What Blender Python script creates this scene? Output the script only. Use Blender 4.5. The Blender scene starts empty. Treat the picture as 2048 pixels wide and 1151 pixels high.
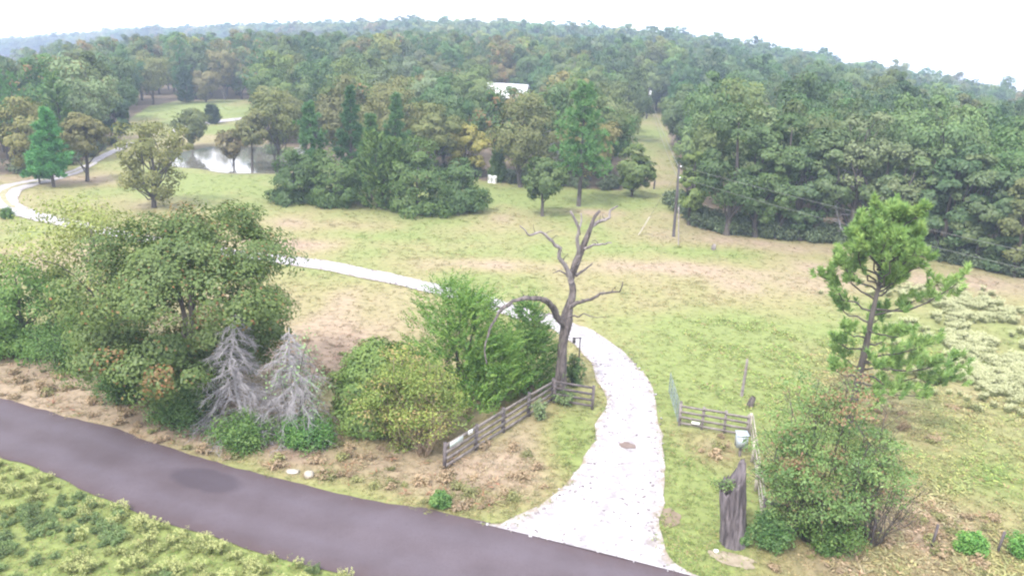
import bpy, math
import numpy as np
from mathutils import Vector, Matrix

# ------------------------------------------------------------------ camera
scene = bpy.context.scene
CAM_H = 18.0
PITCH, ROLL = math.radians(16.35), math.radians(2.5)
FPX = 1704.0                                   # focal length in pixels of a 2048 px wide frame
FW = np.array([0, math.cos(PITCH), -math.sin(PITCH)])
_R0 = np.array([1.0, 0, 0]); _U0 = np.array([0, math.sin(PITCH), math.cos(PITCH)])
RT = _R0 * math.cos(ROLL) + _U0 * math.sin(ROLL)
UP = -_R0 * math.sin(ROLL) + _U0 * math.cos(ROLL)
cam_data = bpy.data.cameras.new('camera')
cam_data.sensor_width = 36.0
cam_data.lens = 36.0 * FPX / 2048.0
cam_data.clip_start = 0.5
cam_data.clip_end = 6000.0
cam = bpy.data.objects.new('camera', cam_data)
scene.collection.objects.link(cam)
cam.matrix_world = Matrix(((RT[0], UP[0], -FW[0], 0), (RT[1], UP[1], -FW[1], 0),
                           (RT[2], UP[2], -FW[2], CAM_H), (0, 0, 0, 1)))
scene.camera = cam

# ------------------------------------------------------------------ sky, sun, exposure
SUN_EL, SUN_AZ = math.radians(52), math.radians(-150)     # behind the camera, from its left
world = bpy.data.worlds.new('World'); scene.world = world; world.use_nodes = True
wn, wl = world.node_tree.nodes, world.node_tree.links
wn.clear()
sky = wn.new('ShaderNodeTexSky'); sky.sky_type = 'NISHITA'; sky.sun_disc = False
sky.sun_elevation = SUN_EL; sky.sun_rotation = SUN_AZ
sky.air_density = 1.0; sky.dust_density = 4.0; sky.altitude = 100
veil = wn.new('ShaderNodeMix'); veil.data_type = 'RGBA'
veil.inputs[0].default_value = 0.86            # a closed white overcast in front of the blue
veil.inputs[7].default_value = (8.3, 8.25, 8.7, 1)
wl.new(sky.outputs[0], veil.inputs[6])
bg = wn.new('ShaderNodeBackground'); bg.inputs[1].default_value = 0.10
wl.new(veil.outputs[2], bg.inputs[0])
wo = wn.new('ShaderNodeOutputWorld'); wl.new(bg.outputs[0], wo.inputs[0])

sun_data = bpy.data.lights.new('sun', 'SUN'); sun_data.energy = 1.5
sun_data.angle = math.radians(10); sun_data.color = (1.0, 0.95, 0.88)
sun = bpy.data.objects.new('sun', sun_data); scene.collection.objects.link(sun)
_sd = Vector((math.cos(SUN_EL) * math.sin(SUN_AZ), math.cos(SUN_EL) * math.cos(SUN_AZ), math.sin(SUN_EL)))
sun.rotation_euler = _sd.to_track_quat('Z', 'Y').to_euler()
sun.location = (0, 0, 60)

vs = scene.view_settings
vs.view_transform = 'Standard'; vs.look = 'None'; vs.exposure = 1.85; vs.gamma = 1.0
vs.use_curve_mapping = False
scene.cycles.use_denoising = True
scene.cycles.max_bounces = 6; scene.cycles.diffuse_bounces = 2; scene.cycles.transmission_bounces = 4
scene.cycles.transparent_max_bounces = 4; scene.cycles.volume_bounces = 1
scene.cycles.filter_width = 2.2

# ------------------------------------------------------------------ helpers
COL = scene.collection
def pdir(px, py): return FW + (px - 1024) / FPX * RT + (575.5 - py) / FPX * UP
def project(x, y, z):
    qx, qy, qz = x, y, z - CAM_H
    dep = qx * FW[0] + qy * FW[1] + qz * FW[2]
    dep = np.where(dep < 0.1, 0.1, dep)
    return 1024 + FPX * (qx * RT[0] + qy * RT[1] + qz * RT[2]) / dep, \
           575.5 - FPX * (qx * UP[0] + qy * UP[1] + qz * UP[2]) / dep
def flat(px, py, z=0.0):
    v = pdir(px, py); t = (z - CAM_H) / v[2]
    return np.array([v[0] * t, v[1] * t])
def smooth(a, b, x):
    t = np.clip((x - a) / (b - a), 0, 1); return t * t * (3 - 2 * t)
_tab = np.random.default_rng(5).random((256, 256))
def noise(x, y, s=1.0, o=3, seed=0):
    x = np.asarray(x, float) / s + seed * 17.3; y = np.asarray(y, float) / s + seed * 9.1
    tot = 0; amp = 1.0; norm = 0
    for k in range(o):
        xi = np.floor(x).astype(int); yi = np.floor(y).astype(int)
        fx = x - xi; fy = y - yi; fx = fx * fx * (3 - 2 * fx); fy = fy * fy * (3 - 2 * fy)
        a = _tab[xi & 255, yi & 255]; b = _tab[(xi + 1) & 255, yi & 255]
        c = _tab[xi & 255, (yi + 1) & 255]; d = _tab[(xi + 1) & 255, (yi + 1) & 255]
        tot = tot + amp * (a * (1 - fx) * (1 - fy) + b * fx * (1 - fy) + c * (1 - fx) * fy + d * fx * fy)
        norm += amp; amp *= 0.5; x = x * 2.03 + 31.7; y = y * 2.03 + 11.9
    return tot / norm

# ------------------------------------------------------------------ terrain height
_rx = [-500, 0, 250, 500, 700, 850, 1050, 1200, 1350, 1500, 1650, 1800, 1900, 2048, 2500]
_ry = [130, 84, 63, 53, 51, 47, 51, 59, 70, 92, 116, 146, 165, 190, 265]
_rr = [1250, 1200, 1100, 900, 720, 600, 560, 540, 520, 500, 480, 470, 460, 450, 430]
_raz, _rel = [], []
for _x, _y in zip(_rx, _ry):
    v = pdir(_x, _y); _raz.append(math.atan2(v[0], v[1])); _rel.append(v[2] / math.hypot(v[0], v[1]))
def ridge(az):
    R = np.interp(az, _raz, _rr); e = np.interp(az, _raz, _rel)
    return R, CAM_H + R * e - 13.0
POND = (-39.8, 123.5, 10.2, 14.0)
def pond_q(x, y):
    c, s = math.cos(0.35), math.sin(0.35)
    dx, dy = x - POND[0], y - POND[1]
    u = (dx * c + dy * s) / POND[2]; w = (-dx * s + dy * c) / POND[3]
    return np.sqrt(u * u + w * w) + (noise(x, y, 6, 2, 3) - 0.5) * 0.35
def height(x, y):
    x = np.asarray(x, float); y = np.asarray(y, float)
    d = np.hypot(x, y); az = np.arctan2(x, y)
    R, zR = ridge(az)
    t = np.clip((d - 150) / (R - 150), 0, 1)
    t = t * smooth(0, 0.25, t) ** 0.5
    z = zR * t - np.clip(d - R, 0, None) * 0.1
    z = z + (noise(x, y, 16, 2, 1) - 0.5) * 0.22 * smooth(20, 45, d) + (noise(x, y, 70, 2, 2) - 0.5) * 3.0 * smooth(140, 260, d)
    z = z - 0.95 * (1 - smooth(0.7, 1.2, pond_q(x, y)))
    return z
def at(px, py):
    """ground point seen at a pixel of the 2048 px photograph"""
    v = pdir(px, py); z = 0.0
    for _ in range(12):
        t = (z - CAM_H) / v[2]; z = float(height(v[0] * t, v[1] * t))
        if t < 0: t = 400; break
    return np.array([v[0] * t, v[1] * t, z])
def tall(B, ty):
    """height of an upright thing at B whose top is seen on row ty"""
    lo, hi = 0.0, 45.0
    for _ in range(40):
        m = (lo + hi) / 2
        if project(B[0], B[1], B[2] + m)[1] > ty: lo = m
        else: hi = m
    return lo
def mpp(B):                                     # metres per pixel at B
    return float((np.array([B[0], B[1], B[2] - CAM_H]) @ FW) / FPX)

# ------------------------------------------------------------------ mesh helpers
def mesh_from(name, V, Q, mats=(), attrs=None, smooth_=False, matidx=None):
    V = np.asarray(V, np.float32).reshape(-1, 3); Q = np.asarray(Q, np.int32).reshape(-1, 4)
    me = bpy.data.meshes.new(name)
    me.vertices.add(len(V)); me.vertices.foreach_set('co', V.ravel())
    me.loops.add(Q.size); me.loops.foreach_set('vertex_index', Q.ravel())
    me.polygons.add(len(Q)); me.polygons.foreach_set('loop_start', np.arange(0, Q.size, 4, dtype=np.int32))
    for m in mats: me.materials.append(m)
    if matidx is not None: me.polygons.foreach_set('material_index', np.asarray(matidx, np.int32))
    if smooth_: me.polygons.foreach_set('use_smooth', np.ones(len(Q), bool))
    for k, (dom, a) in (attrs or {}).items():
        a = np.asarray(a, np.float32)
        at_ = me.attributes.new(k, 'FLOAT_VECTOR' if a.ndim == 2 else 'FLOAT', dom)
        at_.data.foreach_set('vector' if a.ndim == 2 else 'value', a.ravel())
    me.update(calc_edges=True); me.validate()
    return me
def link(name, data, parent=None, loc=None, rot=None, scale=None):
    o = bpy.data.objects.new(name, data); COL.objects.link(o)
    if parent is not None: o.parent = parent
    if loc is not None: o.location = tuple(float(c) for c in loc)
    if rot is not None: o.rotation_euler = rot
    if scale is not None: o.scale = (scale,) * 3 if np.isscalar(scale) else scale
    return o
def tag(o, label=None, cat=None, group=None, kind=None):
    if label: o['label'] = label
    if cat: o['category'] = cat
    if group: o['group'] = group
    if kind: o['kind'] = kind
    return o
class Geo:
    def __init__(s): s.V = []; s.Q = []; s.n = 0
    def add(s, V, Q):
        V = np.asarray(V, float).reshape(-1, 3); s.V.append(V); s.Q.append(np.asarray(Q, int).reshape(-1, 4) + s.n); s.n += len(V)
    def tube(s, pts, rad, sides=6, cap=True, rough=0.0, seed=0):
        P = np.asarray(pts, float); n = len(P); r = np.broadcast_to(np.asarray(rad, float), (n,))
        T = np.gradient(P, axis=0); T /= np.linalg.norm(T, axis=1)[:, None] + 1e-9
        ref = np.array([0.31, 0.94, 0.1]) if abs(T[n // 2][1]) < 0.8 else np.array([0.95, 0.1, 0.3])
        A = np.cross(T, ref); A /= np.linalg.norm(A, axis=1)[:, None] + 1e-9; B = np.cross(T, A)
        th = np.linspace(0, 2 * np.pi, sides, endpoint=False)
        V = P[:, None] + r[:, None, None] * (np.cos(th)[None, :, None] * A[:, None] + np.sin(th)[None, :, None] * B[:, None])
        if rough:
            rg = np.random.default_rng(seed); nn = rg.normal(0, 1, (n, sides)); nn = (nn + np.roll(nn, 1, 0) * 1.3 + np.roll(nn, 2, 0)) / 1.9
            V = P[:, None] + (V - P[:, None]) * (1 + rough * nn)[..., None]
        i = np.arange(n - 1)[:, None] * sides; j = np.arange(sides)[None]; k = (j + 1) % sides
        Q = np.stack([i + j, i + k, i + k + sides, i + j + sides], -1).reshape(-1, 4)
        V = V.reshape(-1, 3)
        if cap and sides % 2 == 0:
            e = (n - 1) * sides; caps = []
            for b in (0, e):
                for m in range(1, sides - 2, 2): caps.append([b, b + m, b + m + 1, b + m + 2])
            Q = np.vstack([Q, caps])
        s.add(V, Q)
    def beam(s, p, q, w, h, up=(0, 0, 1), rough=0.0, rng=None):
        p = np.asarray(p, float); q = np.asarray(q, float); t = q - p; t /= np.linalg.norm(t)
        a = np.cross(t, up); a /= np.linalg.norm(a); b = np.cross(a, t)
        V = []
        for c in (p, q):
            for sa, sb in ((-1, -1), (1, -1), (1, 1), (-1, 1)):
                j = rng.normal(0, rough, 3) if rough else 0
                V.append(c + a * sa * w / 2 + b * sb * h / 2 + j)
        s.add(V, [[0, 1, 2, 3][::-1], [4, 5, 6, 7], [0, 1, 5, 4], [1, 2, 6, 5], [2, 3, 7, 6], [3, 0, 4, 7]])
    def arrays(s): return np.vstack(s.V), np.vstack(s.Q)
    def mesh(s, name, mat, sm=False):
        V, Q = s.arrays(); return mesh_from(name, V, Q, [mat], smooth_=sm)

# ------------------------------------------------------------------ materials
def new_mat(name):
    m = bpy.data.materials.new(name); m.use_nodes = True
    nt = m.node_tree; nt.nodes.clear()
    out = nt.nodes.new('ShaderNodeOutputMaterial'); return m, nt, out
class N:                                         # tiny node-writing helper
    def __init__(s, nt): s.nt = nt
    def __call__(s, kind, ins=None, **props):
        n = s.nt.nodes.new(kind)
        for k, v in props.items(): setattr(n, k, v)
        for k, v in (ins or {}).items():
            if isinstance(v, bpy.types.NodeSocket): s.nt.links.new(v, n.inputs[k])
            else: n.inputs[k].default_value = v
        return n
    def mix(s, f, a, b, t='MIX'):
        n = s.nt.nodes.new('ShaderNodeMix'); n.data_type = 'RGBA'; n.blend_type = t
        for i, v in ((0, f), (6, a), (7, b)):
            if isinstance(v, bpy.types.NodeSocket): s.nt.links.new(v, n.inputs[i])
            else: n.inputs[i].default_value = v if np.isscalar(v) else (*v, 1)[:4]
        return n.outputs[2]
    def math(s, op, a, b=0.0, c=0.0):
        n = s.nt.nodes.new('ShaderNodeMath'); n.operation = op
        for i, v in enumerate((a, b, c)):
            if isinstance(v, bpy.types.NodeSocket): s.nt.links.new(v, n.inputs[i])
            else: n.inputs[i].default_value = v
        return n.outputs[0]
    def ramp(s, f, a, b):
        n = s.nt.nodes.new('ShaderNodeMapRange'); n.clamp = True
        s.nt.links.new(f, n.inputs[0]); n.inputs[1].default_value = a; n.inputs[2].default_value = b
        return n.outputs[0]
    def noise(s, scale, detail=3, vec=None, rough=0.55):
        ins = {'Scale': scale, 'Detail': detail, 'Roughness': rough}
        if vec is not None: ins['Vector'] = vec
        return s('ShaderNodeTexNoise', ins).outputs[0]
    def attr(s, name, kind='GEOMETRY', out='Fac'):
        return s('ShaderNodeAttribute', attribute_name=name, attribute_type=kind).outputs[out]
    def pos(s): return s('ShaderNodeNewGeometry').outputs['Position']
    def obj(s): return s('ShaderNodeTexCoord').outputs['Object']
    def bump(s, h, strength=0.4, dist=0.05):
        return s('ShaderNodeBump', {'Height': h, 'Strength': strength, 'Distance': dist}).outputs[0]

def leaf_material(name, transl=0.3, accent_jitter=0.25):
    """colour comes from the plant's own tint; each leaf varies a little, some leaves have turned"""
    m, nt, out = new_mat(name); n = N(nt)
    tint = n.attr('tint', 'INSTANCER', 'Color'); turned = n.attr('turned', 'INSTANCER', 'Color')
    lv = n.attr('lv'); ac = n.attr('ac')
    val = n.math('MULTIPLY_ADD', lv, 0.62, 0.69)
    c = n.mix(ac, tint, turned)
    hs = n('ShaderNodeHueSaturation', {'Hue': n.math('MULTIPLY_ADD', lv, -0.05, 0.525), 'Saturation': 1.0, 'Value': val, 'Color': c}).outputs[0]
    d = n('ShaderNodeBsdfDiffuse', {'Color': hs, 'Roughness': 0.3}).outputs[0]
    t = n('ShaderNodeBsdfTranslucent', {'Color': n.mix(1.0, hs, (1.15, 1.2, 0.7), 'MULTIPLY')}).outputs[0]
    sh = n('ShaderNodeMixShader', {0: transl, 1: d, 2: t}).outputs[0]
    g = n('ShaderNodeBsdfGlossy', {'Roughness': 0.55}).outputs[0]
    sh = n('ShaderNodeMixShader', {0: 0.03, 1: sh, 2: g}).outputs[0]
    nt.links.new(sh, out.inputs[0]); return m
def wood_material(name, c1, c2, scale=6, rough=0.85, stretch=(1, 1, 0.15), bump=0.5, dist=0.02):
    m, nt, out = new_mat(name); n = N(nt)
    vec = n('ShaderNodeMapping', {'Vector': n.obj(), 'Scale': stretch}).outputs[0]
    f = n.noise(scale, 5, vec); f2 = n.noise(1.1, 2, n.obj())
    c = n.mix(n.ramp(f, 0.35, 0.68), c1, c2)
    c = n.mix(n.math('MULTIPLY', n.ramp(f2, 0.4, 0.75), 0.5), c, tuple(0.55 * a + 0.45 * b for a, b in zip(c1, c2)))
    b = n('ShaderNodeBsdfPrincipled', {'Base Color': c, 'Roughness': rough, 'Normal': n.bump(f, bump, dist)})
    nt.links.new(b.outputs[0], out.inputs[0]); return m
def paint_material(name, c, rough=0.6, metal=0.0, dirt=(0.2, 0.17, 0.14), amount=0.4):
    m, nt, out = new_mat(name); n = N(nt)
    f = n.noise(3.5, 5, n.obj())
    col = n.mix(n.math('MULTIPLY', n.ramp(f, 0.45, 0.8), amount), c, dirt)
    b = n('ShaderNodeBsdfPrincipled', {'Base Color': col, 'Roughness': rough, 'Metallic': metal})
    nt.links.new(b.outputs[0], out.inputs[0]); return m

M = {}
M['leaf'] = leaf_material('leaf', 0.2)
M['needle'] = leaf_material('needle', 0.15)
M['bark'] = wood_material('bark', (0.042, 0.036, 0.033), (0.10, 0.086, 0.078), 5)
M['dead_bark'] = wood_material('dead_bark', (0.028, 0.022, 0.023), (0.17, 0.145, 0.14), 7.0, stretch=(1, 1, 0.3), bump=1.0, dist=0.04)
M['dead_pale'] = wood_material('dead_pale', (0.10, 0.085, 0.09), (0.30, 0.27, 0.265), 5)
M['twig'] = wood_material('twig', (0.25, 0.24, 0.255), (0.40, 0.385, 0.405), 3)
M['tan_twig'] = wood_material('tan_twig', (0.22, 0.16, 0.11), (0.36, 0.28, 0.20), 3)
M['board'] = wood_material('board', (0.12, 0.10, 0.10), (0.27, 0.245, 0.23), 4, stretch=(1, 1, 1))
M['board_pale'] = wood_material('board_pale', (0.28, 0.25, 0.21), (0.45, 0.42, 0.36), 4, stretch=(1, 1, 1))
M['board_dark'] = wood_material('board_dark', (0.06, 0.05, 0.06), (0.15, 0.13, 0.13), 4, stretch=(1, 1, 1))
M['pole'] = wood_material('pole', (0.035, 0.03, 0.035), (0.08, 0.07, 0.07), 5)
M['metal_green'] = paint_material('metal_green', (0.16, 0.21, 0.19), 0.5, 0.2)
M['metal_grey'] = paint_material('metal_grey', (0.42, 0.47, 0.52), 0.45, 0.3, amount=0.25)
M['white'] = paint_material('white_paint', (0.78, 0.79, 0.80), 0.5, amount=0.2)
M['black'] = paint_material('black_metal', (0.03, 0.03, 0.035), 0.5)
M['wire'] = paint_material('wire', (0.17, 0.18, 0.18), 0.5, 0.3)
M['rust'] = paint_material('rusty_steel', (0.12, 0.075, 0.055), 0.8)

# ------------------------------------------------------------------ ground map (where the grass is green or dry)
_blobs = []          # x, y, rx (across), ry (along view), weight
def blob(px, py, rx, ry, w):
    p = flat(px, py); _blobs.append((p[0], p[1], rx, ry, w))
for b in [(1020, 392, 9, 8, -.75), (1250, 400, 8, 7, -.35), (470, 370, 14, 12, -.55), (300, 385, 12, 8, -.2), (120, 400, 9, 5, .1),
          (640, 450, 10, 3, .35), (1180, 424, 4, 2, .8), (600, 490, 5, 2.4, .75), (980, 470, 9, 3.5, -.2), (800, 505, 7, 2.5, -.3),
          (760, 470, 6, 2, -.3), (1000, 530, 7, 2.4, .6), (1340, 535, 6, 2, .65), (1130, 500, 7, 2, -.2), (1500, 560, 9, 4, .35),
          (690, 640, 7, 7, .55), (600, 720, 4, 6, .45), (760, 590, 6, 3, .25), (560, 580, 5, 3, .0),
          (1450, 700, 6, 6, -.75), (1420, 780, 4, 4, -.8), (1600, 660, 7, 6, -.45), (1380, 960, 1.4, 4, -.9), (1370, 1060, 1.5, 3, -.75),
          (1380, 610, 7, 3.5, .1), (1420, 500, 9, 2.2, -.45), (1560, 530, 8, 3, .1), (1900, 560, 8, 4, .1), (1400, 900, 1.8, 2.4, .35), (1440, 900, 1.5, 2.2, .4),
          (1850, 800, 5, 5, .1), (1900, 960, 5, 4, -.15), (1780, 1040, 5, 2.6, .3), (1900, 880, 7, 5, -.25), (1950, 1040, 5, 2, .15), (1700, 1120, 5, 1.2, .25), (1900, 1130, 5, 1.2, -.2),
          (1040, 930, 3.2, 4, .55), (900, 980, 5, 3, .6), (1150, 880, 1.2, 4, -.6), (740, 950, 5, 3, .55), (560, 900, 5, 3, .6),
          (330, 850, 6, 3, .8), (120, 770, 7, 3.5, .85), (20, 740, 6, 3, .8), (30, 520, 6, 4, .45), (60, 470, 8, 3, -.2),
          (1310, 335, 4, 8, .35), (1300, 280, 4, 26, -.6), (1300, 365, 4, 3, .5), (430, 215, 6, 8, .15), (470, 225, 12, 16, -.5), (330, 222, 12, 18, -.7), (480, 262, 9, 9, -.6), (450, 275, 9, 4, .7), (140, 360, 10, 3.5, .7),
          (1640, 500, 9, 2.5, .5), (2000, 570, 9, 3, .5), (1480, 480, 7, 1.8, .5), (100, 960, 30, 5.5, -.95), (500, 1130, 7, 4, -.9)]: blob(*b)
_B = np.array(_blobs)
def dryness(x, y):
    x = np.asarray(x, float); y = np.asarray(y, float)
    v = 0.42 + (noise(x, y * 0.45, 7, 4, 4) - 0.5) * 1.15 + (noise(x * 1.0, y * 0.6, 2.0, 2, 6) - 0.5) * 0.45
    for bx, by, rx, ry, w in _B:
        q = ((x - bx) / rx) ** 2 + ((y - by) / ry) ** 2
        v = v + w * np.exp(-q)
    return np.clip(v, 0, 1)
GREEN, OLIVE, TAN, RED = (np.array(c) for c in ((.165, .205, .062), (.220, .206, .094), (.275, .218, .155), (.265, .188, .146)))
def grass_colour(x, y):
    v = dryness(x, y)[..., None]; r = np.clip((noise(x, y, 11, 2, 8) - 0.48) * 4, 0, 1)[..., None]
    dry = TAN * (1 - 0.6 * r) + RED * 0.6 * r
    c = np.where(v < 0.5, GREEN + (OLIVE - GREEN) * v / 0.5, OLIVE + (dry - OLIVE) * (v - 0.5) / 0.5)
    return c

# woods begin where the photograph shows their edge
_ex = [-900, -300, 0, 90, 170, 225, 245, 262, 300, 360, 505, 520, 545, 640, 800, 960, 1100, 1235, 1270, 1330, 1385, 1440, 1640, 1830, 2048, 2500, 3200]
_ey = [420, 380, 352, 345, 322, 292, 270, 238, 214, 203, 199, 225, 322, 334, 345, 362, 372, 384, 386, 392, 448, 464, 484, 508, 555, 660, 830]
def in_woods(x, y, margin=0.0):
    px, py = project(x, y, height(x, y))
    e = np.interp(px, _ex, _ey)
    return (py < e - margin) & (y > 20)
_c0, _c1 = flat(1308, 392), flat(1294, 225)
def cut_dist(x, y):                             # distance from the middle of the power line clearing
    t = (_c1 - _c0) / np.linalg.norm(_c1 - _c0)
    return np.abs((x - _c0[0]) * t[1] - (y - _c0[1]) * t[0])

# ------------------------------------------------------------------ ground sheet
azs = np.radians(np.concatenate([np.arange(-180, -60, 6), np.arange(-60, -37, 1.5), np.arange(-37, 37.01, 0.17), np.arange(38.5, 60, 1.5), np.arange(60, 180, 6)]))
ds = np.concatenate([np.linspace(0.5, 20, 9), 20 * 1.0105 ** np.arange(1, 235)])
ds = np.concatenate([ds, ds[-1] * 1.035 ** np.arange(1, 70)]); ds = ds[ds < 1800]
A_, D_ = np.meshgrid(azs, ds); gx, gy = D_ * np.sin(A_), D_ * np.cos(A_)
gz = height(gx, gy)
na, nd = len(azs), len(ds)
i = (np.arange(nd - 1)[:, None] * na + np.arange(na)[None]); j = (np.arange(nd - 1)[:, None] * na + (np.arange(na)[None] + 1) % na)
gq = np.stack([i, j, j + na, i + na], -1).reshape(-1, 4)
gcol = grass_colour(gx, gy)
w_ = in_woods(gx, gy, 2.0) & (cut_dist(gx, gy) > 4.0)
litter = np.array((.13, .10, .07)) * (0.7 + 0.6 * noise(gx, gy, 3, 2, 2)[..., None])
gcol = np.where(w_[..., None], litter, gcol)
bank = (1 - smooth(1.0, 1.2, pond_q(gx, gy)))[..., None]
gcol = gcol * (1 - bank) + np.array((.14, .125, .075)) * bank
m, nt, out = new_mat('field'); n = N(nt)
c = n.attr('gcol', 'GEOMETRY', 'Color')
fn = n.noise(2.2, 6, n.pos(), 0.65); fn2 = n.noise(9, 4, n.pos(), 0.6)
c = n.mix(1.0, c, n.mix(n.ramp(fn, 0.3, 0.72), (0.72, 0.72, 0.72), (1.22, 1.2, 1.15)), 'MULTIPLY')
c = n.mix(n.math('MULTIPLY', n.ramp(fn2, 0.5, 0.75), 0.25), c, (0.11, 0.09, 0.06))
b = n('ShaderNodeBsdfPrincipled', {'Base Color': c, 'Roughness': 0.95, 'Normal': n.bump(fn2, 0.2, 0.05)})
nt.links.new(b.outputs[0], out.inputs[0]); M['field'] = m
ground = link('ground', mesh_from('ground', np.stack([gx, gy, gz], -1), gq, [m], {'gcol': ('POINT', gcol.reshape(-1, 3))}, True))
tag(ground, kind='structure')

# ------------------------------------------------------------------ strips (road, driveways)
def spline(P, step):
    P = np.asarray(P, float); t = np.concatenate([[0], np.cumsum(np.linalg.norm(np.diff(P[:, :2], axis=0), axis=1))])
    P = np.vstack([2 * P[0] - P[1], P, 2 * P[-1] - P[-2]])
    out = []
    for k in range(1, len(P) - 2):
        m_ = max(2, int(np.linalg.norm(P[k + 1][:2] - P[k][:2]) / step)); u = np.linspace(0, 1, m_, endpoint=False)[:, None]
        a, b_, c_, d_ = P[k - 1], P[k], P[k + 1], P[k + 2]
        out.append(0.5 * (2 * b_ + (c_ - a) * u + (2 * a - 5 * b_ + 4 * c_ - d_) * u ** 2 + (3 * b_ - a - 3 * c_ + d_) * u ** 3))
    out.append(P[-2][None]); return np.vstack(out)
def strip(name, L, R, nw, lift, mat, crown=0.0, wob=0.0, seed=0):
    L = np.asarray(L)[:, :2]; R = np.asarray(R)[:, :2]
    s = np.linspace(0, 1, nw)[None, :, None]
    tdir = L - R; wl_ = np.linalg.norm(tdir, axis=1)[:, None]; tdir = tdir / (wl_ + 1e-9)
    a = (noise(L[:, 0], L[:, 1], 1.6, 4, seed) - 0.5)[:, None] * wob; b = (noise(R[:, 0], R[:, 1], 1.6, 4, seed + 1) - 0.5)[:, None] * wob
    L = L + tdir * a; R = R + tdir * b
    P = L[:, None] * (1 - s) + R[:, None] * s
    z = height(P[..., 0], P[..., 1]) + lift + crown * (1 - (2 * s[..., 0] - 1) ** 2)
    V = np.concatenate([P, z[..., None]], -1); nl = len(L)
    i = (np.arange(nl - 1)[:, None] * nw + np.arange(nw - 1)[None]); Q = np.stack([i, i + 1, i + nw + 1, i + nw], -1).reshape(-1, 4)
    e = np.broadcast_to(np.abs(2 * s[..., 0] - 1), (nl, nw))
    return link(name, mesh_from(name, V, Q, [mat], {'edge': ('POINT', e.reshape(-1)), }, True))

# road
m, nt, out = new_mat('asphalt'); n = N(nt); P_ = n.pos(); e = n.attr('edge')
f = n.noise(0.35, 4, P_); f2 = n.noise(28, 3, P_); f3 = n.noise(1.3, 4, P_)
c = n.mix(n.ramp(f, 0.35, 0.7), (0.066, 0.049, 0.059), (0.096, 0.077, 0.095))
c = n.mix(n.math('MULTIPLY', n.ramp(f2, 0.35, 0.75), 0.35), c, (0.034, 0.026, 0.032))
ed = n.ramp(n.math('ADD', e, n.math('MULTIPLY', f3, 0.5)), 0.95, 1.35)
c = n.mix(n.math('MULTIPLY', ed, 0.8), c, (0.058, 0.034, 0.036))
tk = n.math('SUBTRACT', 1.0, n.math('MULTIPLY', n.math('ABSOLUTE', n.math('SUBTRACT', e, 0.42)), 3.2)); tk = n.math('MULTIPLY', n.math('MAXIMUM', tk, 0.0), n.math('MULTIPLY_ADD', f3, 0.9, -0.1))
c = n.mix(n.math('MULTIPLY', tk, 0.8), c, (0.100, 0.086, 0.112))
f4 = n.noise(9, 5, P_, 0.7); c = n.mix(n.math('MULTIPLY', n.ramp(f4, 0.52, 0.72), 0.35), c, (0.04, 0.03, 0.038))
pw = flat(412, 962)                                             # the old dark repair in the asphalt
mp = n('ShaderNodeMapping', {'Vector': P_, 'Location': (-pw[0], -pw[1], 0)}, vector_type='POINT').outputs[0]
mp = n('ShaderNodeVectorRotate', {'Vector': mp, 'Angle': 0.36}, rotation_type='Z_AXIS').outputs[0]
mp = n('ShaderNodeMapping', {'Vector': mp, 'Scale': (1 / 1.7, 1 / 0.85, 0)}).outputs[0]
ln = n('ShaderNodeVectorMath', {0: mp}, operation='LENGTH').outputs['Value']
pt = n.ramp(n.math('ADD', ln, n.math('MULTIPLY', f3, 0.5)), 1.35, 1.05)
c = n.mix(n.math('MULTIPLY', pt, 0.55), c, (0.034, 0.026, 0.038))
b = n('ShaderNodeBsdfPrincipled', {'Base Color': c, 'Roughness': 0.8, 'Normal': n.bump(f2, 0.35, 0.01)})
nt.links.new(b.outputs[0], out.inputs[0])
rf = spline([flat(*p) for p in ((-700, 640), (-300, 722), (0, 797), (230, 858), (450, 930), (650, 978), (850, 1020), (1000, 1052), (1180, 1096), (1400, 1155), (1700, 1255), (2300, 1500))], 0.5)
rn_off = []
tg = np.gradient(rf, axis=0); tg /= np.linalg.norm(tg, axis=1)[:, None]; nrm = np.stack([tg[:, 1], -tg[:, 0]], 1)
def road_w(x): return np.interp(x, [-30, -25, -12, -3, 8], [3.8, 3.9, 4.45, 5.0, 5.4])
near_edge = rf + nrm * road_w(rf[:, 0])[:, None]
road = strip('road', rf, near_edge, 15, 0.035, m, 0.05, 0.5); tag(road, kind='structure')
def road_side(x, y):
    """signed distance from the far edge of the road: > 0 beyond it"""
    x = np.asarray(x, float).ravel(); y = np.asarray(y, float).ravel(); out_ = np.empty(len(x))
    for s0 in range(0, len(x), 20000):
        X, Y = x[s0:s0 + 20000], y[s0:s0 + 20000]
        k = np.argmin((X[:, None] - rf[None, ::4, 0]) ** 2 + (Y[:, None] - rf[None, ::4, 1]) ** 2, 1) * 4
        out_[s0:s0 + 20000] = -((X - rf[k, 0]) * nrm[k, 0] + (Y - rf[k, 1]) * nrm[k, 1])
    return out_

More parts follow.
